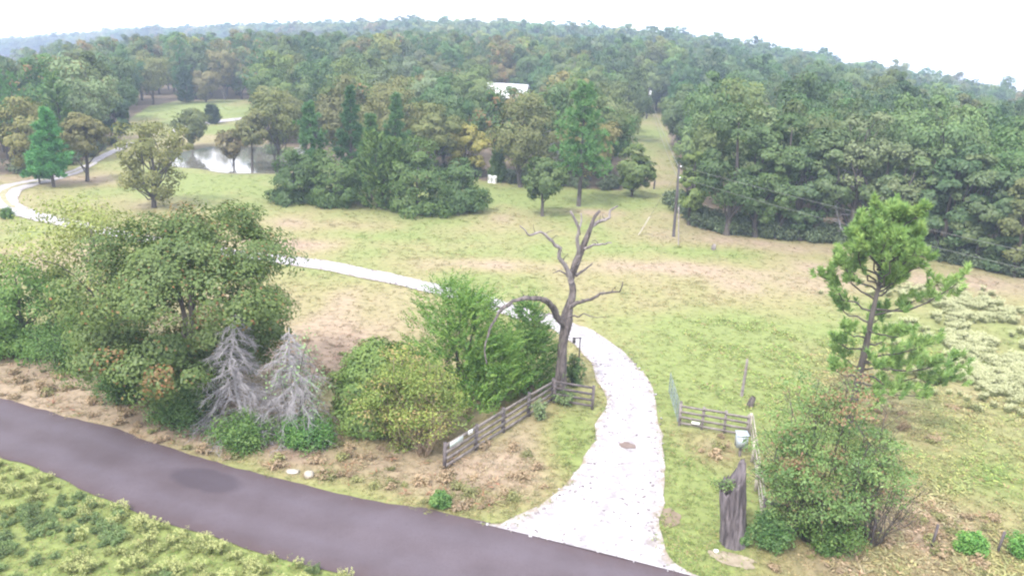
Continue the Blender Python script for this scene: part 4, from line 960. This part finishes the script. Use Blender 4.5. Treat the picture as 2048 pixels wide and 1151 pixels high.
traced([(1131, 652), (1113, 631), (1102, 610), (1086, 599), (1062, 595), (1028, 602), (1004, 619), (987, 642), (975, 671), (969, 702), (974, 729)], .17, .03, 0, -4.6, 10)
traced([(1004, 618), (996, 612), (987, 610)], .05, .02, -1.6, -1.3, 6)
traced([(1134, 634), (1150, 631), (1158, 633), (1167, 627), (1187, 634), (1211, 634)], .05, .012, -.1, -.9, 6)
traced([(1118, 634), (1098, 627), (1084, 639), (1075, 652)], .05, .015, 0, .8, 6, mat='dead_pale')

rng_t = np.random.default_rng(77)
for (a, b_) in [(1190, 448), (1160, 470), (1126, 520), (1100, 480), (1070, 467), (1204, 590), (1170, 600), (1050, 596), (1012, 612), (980, 655), (1152, 530), (1210, 437), (1118, 505), (1088, 470), (1225, 583), (1192, 489)]:
    ang = rng_t.uniform(-2.6, -.5); l_ = rng_t.uniform(9, 24)
    traced([(a, b_), (a + math.cos(ang) * l_ * .5 + rng_t.normal(0, 2), b_ + math.sin(ang) * l_ * .5), (a + math.cos(ang) * l_, b_ + math.sin(ang) * l_ + rng_t.normal(0, 3))], .022, .008, -.6, -.6 + rng_t.normal(0, .3), 5, 'twig')

# tall broken stump at the roadside
SB = at(1468, 1086); sk = mpp(SB); sh_ = tall(SB, 922); rng = np.random.default_rng(72)
na_, nz_ = 44, 22; th = np.linspace(0, 2 * np.pi, na_, endpoint=False)
gro = (np.abs(noise(np.cos(th) * 2.2, np.sin(th) * 2.2, 0.55, 3, 5) - 0.5) * 2)
toph = sh_ * (0.72 + 0.28 * np.exp(-((th - 0.35 + np.pi) % (2 * np.pi) - np.pi) ** 2 / 0.9) + 0.06 * (noise(np.cos(th) * 3, np.sin(th) * 3, 0.5, 2, 9) - 0.5) * 2 - 0.12 * np.exp(-((th - 4.1 + np.pi) % (2 * np.pi) - np.pi) ** 2 / 0.1))
V = []
for kz in range(nz_):
    u = kz / (nz_ - 1); z = toph * u - 0.15 * (1 - u)
    groove = noise(th * 5.2, z * 0.9, 1.0, 3, 3) - 0.5; crack = np.exp(-((th - 4.35 - 0.12 * np.sin(z * 3) + np.pi) % (2 * np.pi) - np.pi) ** 2 / 0.006) * smooth(0.35, 0.7, u) + 0.8 * np.exp(-((th - 5.0 - 0.1 * np.sin(z * 4 + 1) + np.pi) % (2 * np.pi) - np.pi) ** 2 / 0.006) * smooth(0.25, .4, u) * (1 - smooth(.55, .7, u))
    r = 24.5 * sk * (1.0 + 0.16 * (1 - u) ** 6 - 0.10 * u + 0.34 * groove - 0.34 * crack)
    V.append(np.stack([np.cos(th) * r - 0.38 * u, np.sin(th) * r * 0.9, z], 1))
inner = (V[-1] + [0.38, 0, 0]) * np.array([.62, .62, 1]) - np.array([0.38, 0, 0.15]); floor_ = inner * np.array([.5, .5, 0]) + np.array([-.18, 0, sh_ * 0.66])
V += [inner, floor_]; nr = len(V); i = np.arange(nr - 1)[:, None] * na_; j = np.arange(na_)[None]; k = (j + 1) % na_
Q = np.stack([i + j, i + k, i + k + na_, i + j + na_], -1).reshape(-1, 4)
M['stump'] = wood_material('stump_bark', (0.035, 0.028, 0.033), (0.185, 0.160, 0.172), 7, stretch=(1, 1, 0.16), bump=1.0, dist=0.08)
st = link('stump', mesh_from('stump', np.vstack(V), Q, [M['stump']], smooth_=True), loc=SB); tag(st, 'tall weathered grey stump with jagged top at the road edge', 'stump')
near('vine', 'small green vine on the broken top of the tall stump', shrub(73, 0.45, 0.5, 10, 30, 0.09, start=.1), SB + np.array([-0.68, -0.15, sh_ * 0.68]), (.10, .14, .06), 'vine', parts=('stem', 'foliage'))

# ------------------------------------------------------------------ fences, gates, posts
rng = np.random.default_rng(81)
def part(name, g, mat, root):
    V, Q = g.arrays(); V = V - np.array(root.location)
    return link(name, mesh_from(name, V, Q, [M[mat]]), root)
def board_fence(name, label, A, Bp, bays, hgt, rails, mat, pmat, bh=0.15, cat='fence', post=0.13):
    A = np.array(A); Bp = np.array(Bp); root = link(name, None, loc=A); tag(root, label, cat)
    t = (Bp - A); side = np.cross(t / np.linalg.norm(t), (0, 0, 1))
    for k in range(bays + 1):
        c = A + t * k / bays; c[2] = float(height(c[0], c[1])); g = Geo(); ln = rng.normal(0, 0.02, 2)
        g.beam(c - [0, 0, .3], c + [ln[0], ln[1], hgt + 0.06], post, post, side, 0.008, rng); part('post', g, pmat, root)
    for k in range(bays):
        for r_ in range(rails):
            z = hgt * (0.16 + 0.80 * r_ / (rails - 1)); p0 = A + t * (k + 0.012) / bays; p1 = A + t * (k + 0.988) / bays
            p0[2] = float(height(p0[0], p0[1])) + z + rng.normal(0, .015); p1[2] = float(height(p1[0], p1[1])) + z + rng.normal(0, .015)
            o_ = side * (post / 2 + 0.018) * np.sign(side[1] if abs(side[1]) > .2 else 1) * -1
            g = Geo(); g.beam(p0 + o_, p1 + o_, 0.035, bh, (0, 0, 1), 0.004, rng); part('rail', g, mat, root)
    return root
FA, FB = at(889, 938), at(1104, 802)
board_fence('board_fence', 'weathered grey board fence slanting from the road to the dead tree', FA, FB, 4, 1.22, 4, 'board', 'board_dark')
board_fence('gate_panel', 'short dark board panel between the dead tree and the driveway', at(1108, 805), at(1184, 818), 1, 1.25, 4, 'board_dark', 'board_dark', 0.12, 'fence')
board_fence('board_fence', 'grey board fence panel right of the driveway behind the pale blue box', at(1359, 850), at(1493, 874), 3, 1.12, 4, 'board', 'board', 0.11)
board_fence('board_fence', 'pale board fence running toward the road beside the tall stump', at(1497, 872), at(1520, 1046), 3, 1.15, 3, 'board_pale', 'board_pale', 0.14)
board_fence('board_fence', 'dark board fence half hidden behind the tall roadside shrub', at(1524, 1052), at(1672, 1082), 2, 1.15, 3, 'board_dark', 'board_dark', 0.15)
# flat cap rails lying on top of the pale fence
# open farm gate
GA, GB = at(1355, 849), at(1337, 786); root = link('farm_gate', None, loc=GA); tag(root, 'open green-grey tubular farm gate at the right of the driveway', 'gate')
for r_ in range(6):
    z = 0.18 + 0.20 * r_; g = Geo(); g.tube([GA + [0, 0, z], (GA + GB) / 2 + [0, 0, z], GB + [0, 0, z]], .022, 6); part('rail', g, 'metal_green', root)
for u in (0.02, 0.27, 0.5, 0.74, 0.98):
    c = GA + (GB - GA) * u; g = Geo(); g.tube([c + [0, 0, .15], c + [0, 0, .7], c + [0, 0, 1.22]], .026 if u in (.02, .98) else .03, 6); part('bar', g, 'metal_green', root)
g = Geo(); c = GA + [0.06, -0.06, 0]; g.tube([c - [0, 0, .2], c + [0, 0, .6], c + [0, 0, 1.3]], .055, 8); part('hinge_post', g, 'board_dark', root)
# signs on the fences
def plate(name, label, c, t, w, h, mat, cat='sign'):
    t = np.array(t) / np.linalg.norm(t); g = Geo(); g.beam(c - t * w / 2, c + t * w / 2, 0.012, h, (0, 0, 1)); V, Q = g.arrays()
    o = link(name, mesh_from(name, V - c, Q, [M[mat]]), loc=c); return tag(o, label, cat)
tF = FB - FA; sF = np.cross(tF / np.linalg.norm(tF), (0, 0, 1)); sF *= -np.sign(sF[1])
M['pale_green'] = paint_material('pale_green_sign', (0.48, 0.56, 0.54), 0.5, amount=0.35)
plate('fence_sign', 'long faded grey-green sign at the road end of the board fence', FA + tF * .075 + sF * .11 + [0, 0, 1.08], tF, .95, .26, 'pale_green')
plate('fence_sign', 'small white sign on the top rail near the road end of the board fence', FA + tF * .185 + sF * .13 + [0, 0, 1.16], tF, .34, .22, 'white')
GW0, GW1 = at(1359, 850), at(1493, 874); tW = GW1 - GW0
plate('white_sign', 'small blank white plate low on the fence panel by the farm gate', GW0 + tW * .225 + np.array([0, -.15, .32]), tW, .40, .15, 'white')
# pale blue-grey metal box on a post
bb = at(1479, 912); root = link('metal_box', None, loc=bb); tag(root, 'pale blue-grey metal box on a post at the fence corner', 'box')
g = Geo(); g.beam(bb - [0, 0, .3], bb + [0, 0, .5], .1, .1, (1, 0, 0)); part('post', g, 'board', root)
g = Geo(); g.beam(bb + [0, -.19, .82], bb + [0, .19, .82], .50, .62, (0, 0, 1)); part('body', g, 'metal_grey', root)
g = Geo(); g.beam(bb + [0, -.25, 1.145], bb + [0, .25, 1.185], .56, .025, (0, 0, 1)); part('lid', g, 'metal_grey', root)
g = Geo(); g.beam(bb + [0, -.20, .78], bb + [0, -.188, .78], .40, .46, (0, 0, 1)); door = part('door', g, 'metal_grey', root)
g = Geo(); g.beam(bb + [.05, -.215, .92], bb + [.05, -.201, .92], .10, .07, (0, 0, 1)); la = part('latch', g, 'black', root); la.parent = door
# grey wooden post in the grass, tilted little stump, black post
wp = at(1483, 792); g = Geo(); g.tube([wp * 0 + [0, 0, -.2], [.02, 0, .7], [.05, 0, 1.3], [.06, 0, tall(wp, 718)]], (.085, .08, .075, .06), 8)
tag(link('wooden_post', g.mesh('wooden_post', M['board'], True), loc=wp), 'grey wooden post standing alone in the grass behind the fence corner', 'post')
sp_ = at(1499, 812); g = Geo(); g.tube([[0, 0, -.1], [.03, 0, .15], [.10, 0, .36], [.17, .02, .55]], (.21, .17, .16, .12), 9)
tag(link('small_stump', g.mesh('small_stump', M['dead_bark'], True), loc=sp_), 'small tilted grey stump near the lone wooden post', 'stump')
bp = at(1156, 744); hb = tall(bp, 674); root = link('black_post', None, loc=bp); tag(root, 'thin black post with a short arm left of the driveway', 'post')
g = Geo(); g.tube([bp - [0, 0, .2], bp + [0, 0, hb / 2], bp + [0, 0, hb]], .04, 8); part('pole', g, 'black', root)
g = Geo(); g.beam(bp + [-.42, 0, hb - .05], bp + [.08, 0, hb - .05], .05, .05); part('arm', g, 'black', root)
g = Geo(); g.beam(bp + [-.34, 0, hb - .34], bp + [-.34, 0, hb - .09], .16, .16, (1, 0, 0)); part('lantern', g, 'black', root)
# wire fence at the bottom right
wf = [at(1740, 1092), at(1862, 1095), at(1994, 1104)]; root = link('wire_fence', None, loc=wf[0]); tag(root, 'old wire fence on rusty leaning steel posts along the verge', 'fence')
for c, ty, lx in zip(wf, (1036, 1048, 1062), (.05, .09, .11)):
    hp = tall(c, ty); g = Geo(); g.beam(c - [0, 0, .2], c + [lx, 0, hp], .075, .075, (0, 1, 0)); part('post', g, 'board_dark', root)
ends = [wf[0] + (wf[0] - wf[1]) * .7] + wf + [wf[2] + (wf[2] - wf[1]) * 1.5]
for z in (.35, .68, 1.0):
    g = Geo(); pts = []
    for a, b_ in zip(ends[:-1], ends[1:]):
        for u in np.linspace(0, 1, 7)[:-1]: pts.append(a + (b_ - a) * u + [0, 0, z - .10 * math.sin(math.pi * u)])
    g.tube(pts, .006, 4, False); part('strand', g, 'rust', root)
# white bits
def rock(name, label, B, r, mat, seed, cat='stone', sq=(1, 1, .7)):
    rg = np.random.default_rng(seed); th = np.linspace(0, 2 * np.pi, 12, endpoint=False); V = []
    for ph in np.linspace(-.45 * np.pi, .49 * np.pi, 7):
        k = 1 + rg.normal(0, .10, 12); V.append(np.stack([np.cos(th) * np.cos(ph) * r * sq[0] * k, np.sin(th) * np.cos(ph) * r * sq[1] * k, (np.sin(ph) * k + .6) * r * sq[2]], 1))
    i = np.arange(6)[:, None] * 12; j = np.arange(12)[None]; k = (j + 1) % 12
    return tag(link(name, mesh_from(name, np.vstack(V), np.stack([i + j, i + k, i + k + 12, i + j + 12], -1).reshape(-1, 4), [M[mat]]), loc=B), label, cat)
rock('white_stone', 'small bright white stone on the verge left of the stump base', at(1432, 1103), .10, 'white', 1)
rock('pale_stone', 'pale stone at the verge below the dead cedars', at(618, 952), .22, 'board_pale', 2)
rock('pale_stone', 'flat pale stone lying in litter above the road edge', at(585, 944), .20, 'board_pale', 3, sq=(1.6, 1, .4))
rock('pale_stone', 'chalky stone at the left lip of the driveway mouth', at(925, 1010), .16, 'board_pale', 4)
rock('pale_stump', 'pale broken stump on the grass right of the utility pole', at(1427, 500), .34, 'dead_pale', 5, 'stump', (.7, .6, 1.1))
def drum(label, B, seed):
    root = link('white_drum', None, loc=B); tag(root, label, 'drum', 'white drums at the woods edge')
    g = Geo(); g.tube(np.array([[0, 0, 0], [0, 0, .05], [0, 0, .3], [0, 0, .33], [0, 0, .6], [0, 0, .63], [0, 0, .95]]) + B, (.3, .3, .3, .32, .3, .32, .3), 14); part('body', g, 'white', root)
    g = Geo(); g.tube(np.array([[0, 0, .95], [0, 0, .99]]) + B, (.27, .25), 14); part('lid', g, 'metal_grey', root)
drum('left one of the two white drums at the edge of the woods', at(980, 365), 1); drum('right one of the two white drums at the edge of the woods', at(989, 366), 2)
lp = at(1308, 378); g = Geo(); g.tube([[0, 0, -.2], [0, 0, .5], [.02, 0, tall(lp, 359)]], (.11, .11, .10), 8)
tag(link('short_post', g.mesh('short_post', M['pole']), loc=lp), 'short dark post at the mouth of the power line clearing', 'post')

# ------------------------------------------------------------------ power line
PB = at(1347, 473); PT = tall(PB, 330); root = link('utility_pole', None, loc=PB); tag(root, 'dark leaning utility pole at the edge of the field', 'utility pole')
LEAN = np.array([-.12, 0, 0])
ptop = PB + LEAN + [0, 0, PT]
g = Geo(); g.tube([PB - [0, 0, .3], PB + LEAN * .5 + [0, 0, PT / 2], ptop], (.15, .13, .10), 10); part('pole', g, 'pole', root)
for dz in (-.12, -1.2):
    g = Geo(); c = ptop + [.16, -.02, dz]; g.tube([c - [.06, 0, 0], c + [.02, 0, 0], c + [.10, 0, 0]], (.05, .075, .05), 8); part('insulator', g, 'white', root)
QB = at(1293, 238); QT = tall(QB, 176); root = link('utility_pole', None, loc=QB); tag(root, 'far utility pole with pale transformer up the clearing', 'utility pole')
qtop = QB + [0, 0, QT]; g = Geo(); g.tube([QB - [0, 0, .3], QB + [0, 0, QT / 2], qtop], (.16, .14, .11), 8); part('pole', g, 'pole', root)
g = Geo(); c = qtop + [.35, -.2, -1.5]; g.tube([c, c + [0, 0, .1], c + [0, 0, .8], c + [0, 0, .9]], (.24, .26, .26, .2), 12); part('transformer', g, 'white', root)
def wire(label, a, b_, sag, r=.016, name='power_wire'):
    a = np.array(a, float); b_ = np.array(b_, float); t = np.linspace(0, 1, 24)[:, None]
    g = Geo(); P = (b_ - a) * t - np.array([0, 0, 1]) * 4 * sag * t * (1 - t); g.tube(P, r, 4, False)
    return tag(link(name, g.mesh(name, M['wire']), loc=a), label, 'wire', 'wires of the power line')
e = flat(2170, 528, 6.3); ee = np.array([e[0], e[1], 6.3])
wire('upper wire running right from the utility pole across the woods', ptop + [.2, 0, -.12], ee, .25, .015)
wire('lower wire running right from the utility pole across the woods', ptop + [.2, 0, -1.2], ee - [0, 0, 1.1], .3, .015)
wire('upper wire running up the clearing to the far pole', ptop + [-.05, 0, -.12], qtop - [0, 0, .1], .9, .025)
wire('lower wire running up the clearing to the far pole', ptop + [-.05, 0, -1.2], qtop - [0, 0, 1.3], .9, .025)
for (a, b_, lab, f0, gm) in [(1277, 470, 'guy wire with a pale guard sleeve slanting left of the utility pole', .28, 'board_pale'), (1357, 489, 'guy wire with a pale guard sleeve in front of the utility pole', .5, 'board')]:
    G0 = at(a, b_); t = ptop - [0, 0, .4] - G0; root = link('guy_wire', None, loc=G0); tag(root, lab, 'guy wire')
    g = Geo(); g.tube([G0, G0 + t / 2, G0 + t], .012, 4, False); part('cable', g, 'wire', root)
    g = Geo(); g.tube([G0 - t * .02, G0 + t * f0 / 2, G0 + t * f0], .055, 8); part('guard', g, gm, root)

# ------------------------------------------------------------------ grass and weeds
rng = np.random.default_rng(91)
def tuft(seed, n_=12, h=.22, w=.03, r=.12):
    rg = np.random.default_rng(seed); p = Plant(); a = rg.uniform(0, 6.28, n_); q = rg.uniform(0, r, n_)
    D = unit(np.stack([np.cos(a) * 1.3, np.sin(a) * 1.3, np.ones(n_)], 1) + rg.normal(0, .25, (n_, 3))); L = h * rg.uniform(.6, 1.2, n_)
    C = np.stack([np.cos(a) * q, np.sin(a) * q, np.zeros(n_)], 1) + D * L[:, None] * .45
    p.leaves(C, np.array([0, 0, 1.0]) + rg.normal(0, .35, (n_, 3)), L, w, rg, T=D, ac=(rg.random(n_) < .15) * 1.0)
    V, Q = p.leaf.arrays(); return mesh_from('tuft', V, Q, [M['leaf']], {'lv': ('FACE', np.concatenate(p.lv)), 'ac': ('FACE', np.concatenate(p.ac))})
TUFTS = [tuft(401, 14, .15, .03, .16), tuft(402, 16, .11, .04, .20), tuft(403, 12, .20, .03, .12), tuft(404, 18, .09, .045, .24)]
n_ = 52000
az = np.radians(rng.uniform(-36, 36, n_)); d = 24 * (230 / 24) ** (rng.random(n_) ** 1.2)
x, y = d * np.sin(az), d * np.cos(az); rs = road_side(x, y)
k = ((rs > rng.normal(-.02, .14, n_)) | (rs < -road_w(x) + rng.normal(-.02, .14, n_))) & ~on_drive(x, y, -0.28) & (~in_woods(x, y, 3) | ((cut_dist(x, y) < 4) & (y > 90))) & (pond_q(x, y) > 1.2)
x, y, d = x[k], y[k], d[k]; tallg = np.zeros(len(x))
az2 = np.radians(rng.uniform(8, 36, 16000)); d2_ = rng.uniform(26, 66, 16000); x2, y2 = d2_ * np.sin(az2), d2_ * np.cos(az2)
k = (x2 > 10.5) & (noise(x2, y2, 1.4, 3, 21) > .44) & (d2_ < 58) & (rng.random(16000) < smooth(10, 16, x2) * .55 + .08) & ~in_woods(x2, y2, 3) & (road_side(x2, y2) > .4)
x = np.concatenate([x, x2[k]]); y = np.concatenate([y, y2[k]]); d = np.concatenate([d, d2_[k]]); tallg = np.concatenate([tallg, np.ones(k.sum())]); n_ = len(x)
col = grass_colour(x, y) * rng.uniform(1.0, 1.45, (n_, 1)) * rng.normal(1, .04, (n_, 3))
scatter('grass', 'patchy green and straw-coloured grass over the fields and verges', 'grass', np.stack([x, y, height(x, y) - .01], 1), rng.integers(0, 4, n_), rng.uniform(0, 6.28, n_),
        rng.uniform(.55, 1.15, n_) * (d / 40) ** .3 * (1 + .3 * (noise(x, y, 5, 2, 7) > .55)) * (1 + .8 * tallg), col * (1 + .30 * tallg[:, None]), TUFTS, (.30, .22, .12), tilt=.12, seed=5)
# taller weeds: near verge and right field
def weed(seed, h, r, n_st, per, leaf, top, cl=.25):
    rg = np.random.default_rng(seed); p = shrub(seed, h, r, n_st, per, leaf, start=.15, cl=cl, stem_r=.008)
    if top:
        for _ in range(n_st * 2):
            a = rg.uniform(0, 6.28); q = r * math.sqrt(rg.random()); C = np.array([math.cos(a) * q, math.sin(a) * q, h * rg.uniform(.8, 1.1)]); m_ = top
            dd = unit(rg.normal(size=(m_, 3)) + [0, 0, .5]); p.leaves(C + dd * (.11 * rg.random(m_) ** .5)[:, None], dd, leaf * .7, leaf * .5, rg, ac=np.ones(m_))
    return p.whole('weed', M['leaf'], M['tan_twig'])
WV = [weed(501, .55, .42, 14, 50, .085, 7), weed(502, .65, .45, 14, 50, .085, 12), weed(503, .5, .45, 16, 80, .09, 0), weed(504, .42, .42, 14, 60, .08, 3)]
n_ = 5200; az = np.radians(rng.uniform(-36, 4, n_)); d = rng.uniform(22, 46, n_); x, y = d * np.sin(az), d * np.cos(az); rs = road_side(x, y)
rs = rs + road_w(x); k = rs < -.25 + .5 * (noise(x, y, 1.2, 2, 12) - .5); x, y, rs = x[k], y[k], rs[k]; n_ = len(x)
far_in = np.clip((-rs - 1.6) / 1.8, 0, 1); q = noise(x, y, 2.3, 3, 14)
vid = np.where(q + .07 * far_in + rng.normal(0, .05, n_) > .60, 2, np.where(rng.random(n_) < .30, 1, np.where(rng.random(n_) < .4, 0, 3)))
tint = np.where((vid == 2)[:, None], np.array((.140, .205, .080)), np.array((.190, .225, .078))) * rng.uniform(.75, 1.3, (n_, 1))
keep = rng.random(n_) < np.where((far_in > .8) & (noise(x, y, 2.5, 2, 15) > .45), .12, .5)
scatter('verge_weeds', 'bright green roadside weeds with pale yellow flower heads in the near verge', 'weeds', np.stack([x, y, height(x, y)], 1)[keep], vid[keep], rng.uniform(0, 6, n_)[keep], rng.uniform(.30, .72, n_)[keep], tint[keep], WV, (.42, .45, .20), tilt=.1)
# creamy flowering weeds in the right field
pts = []; sc_ = []
for (px, py, rx, ry, n_) in [(1985, 690, 4.2, 6, 900), (2010, 770, 3.2, 3, 420), (1900, 600, 5, 4, 240), (1960, 620, 5, 4, 300), (2100, 720, 6, 8, 600), (1900, 720, 3.5, 4, 130), (1850, 760, 3, 4, 40)]:
    c = flat(px, py); a = rng.normal(size=(n_, 2)) * [rx * .55, ry * .55] + c; pts.append(a)
a = np.vstack(pts); a = a[(noise(a[:, 0], a[:, 1], 1.7, 3, 16) > .46) & (rng.random(len(a)) < .8) & ~in_woods(a[:, 0], a[:, 1], -3)]; n_ = len(a)
scatter('flowering_weeds', 'patch of creamy white flowering weeds in the right field', 'weeds', np.stack([a[:, 0], a[:, 1], height(a[:, 0], a[:, 1])], 1), rng.choice([0, 1, 3], n_, p=[.4, .5, .1]), rng.uniform(0, 6, n_), rng.uniform(.35, .85, n_),
        np.array((.19, .215, .09)) * rng.uniform(.8, 1.2, (n_, 1)), WV, (.50, .52, .33), tilt=.1)
# dry brown tufts and litter on the far verge and the right field
n_ = 2600; az = np.radians(rng.uniform(-36, 36, n_)); d = rng.uniform(25, 50, n_); x, y = d * np.sin(az), d * np.cos(az); rs = road_side(x, y)
k = (rs > .15) & ~on_drive(x, y, .25) & (dryness(x, y) > .45) & (rng.random(n_) < np.where(x > 9, .45, np.where(rs < 4, .75, .12))); x, y = x[k], y[k]; n_ = len(x)
DV = [weed(511, .26, .32, 9, 30, .10, 0, .4), tuft(512, 26, .36, .035, .22), weed(513, .2, .4, 8, 26, .12, 0, .5)]
scatter('dry_weeds', 'dry tan weeds and leaf litter along the road and right field', 'weeds', np.stack([x, y, height(x, y)], 1), rng.integers(0, 3, n_), rng.uniform(0, 6, n_), rng.uniform(.5, 1.25, n_),
        np.where(rng.random((n_, 1)) < .7, np.array((.29, .225, .14)), np.array((.20, .21, .085))) * rng.uniform(.8, 1.25, (n_, 1)), DV, (.30, .14, .08), tilt=.12)
# loose white rock on the driveway
n_ = 2200; kk = rng.integers(0, int(len(DL) * .35), n_); u = rng.uniform(.02, .98, (n_, 1)); c = DL[kk] * (1 - u) + DR[kk] * u + rng.normal(0, .06, (n_, 2))
RK = []
for s_ in (1, 2, 3):
    rg = np.random.default_rng(s_); Vb = np.array([(-1, -1, -1), (1, -1, -1), (1, 1, -1), (-1, 1, -1), (-1, -1, 1), (1, -1, 1), (1, 1, 1), (-1, 1, 1)]) * np.array([1, .8, .5]) * rg.uniform(.6, 1.1, (8, 3)) * .055
    me = mesh_from('gravel_stone', Vb, [[3, 2, 1, 0], [4, 5, 6, 7], [0, 1, 5, 4], [1, 2, 6, 5], [2, 3, 7, 6], [3, 0, 4, 7]], [paint_material('rock_%d' % s_, ((.36, .345, .37), (.2, .18, .19), (.1, .085, .09))[s_ - 1], .9)]); RK.append(me)
rs = road_side(c[:, 0], c[:, 1]); k = rs > -.3; c = c[k]; n_ = len(c)
scatter('gravel', 'loose white and grey rock strewn over the driveway', 'gravel', np.stack([c[:, 0], c[:, 1], height(c[:, 0], c[:, 1]) + .065], 1), rng.choice(3, n_, p=[.6, .3, .1]), rng.uniform(0, 6, n_), rng.uniform(.4, 1.2, n_), np.ones((n_, 3)), RK, tilt=.3)

# ------------------------------------------------------------------ haze
zlo = float(gz.min()) - 1.0
g = Geo(); W_ = 1900.0; zt = 40.0
g.add([(-W_, -W_, zlo), (W_, -W_, zlo), (W_, W_, zlo), (-W_, W_, zlo), (-W_, -W_, zt), (W_, -W_, zt), (W_, W_, zt), (-W_, W_, zt)], [[3, 2, 1, 0], [4, 5, 6, 7], [0, 1, 5, 4], [1, 2, 6, 5], [2, 3, 7, 6], [3, 0, 4, 7]])
m, nt, out = new_mat('haze'); n = N(nt)
pv = n('ShaderNodeVolumePrincipled', {'Color': (0.58, 0.72, 1.0, 1), 'Density': 0.00068, 'Anisotropy': 0.2})
nt.links.new(pv.outputs[0], out.inputs['Volume'])
tag(link('haze', g.mesh('haze', m)), 'thin pale haze over the woods', 'haze', kind='stuff')
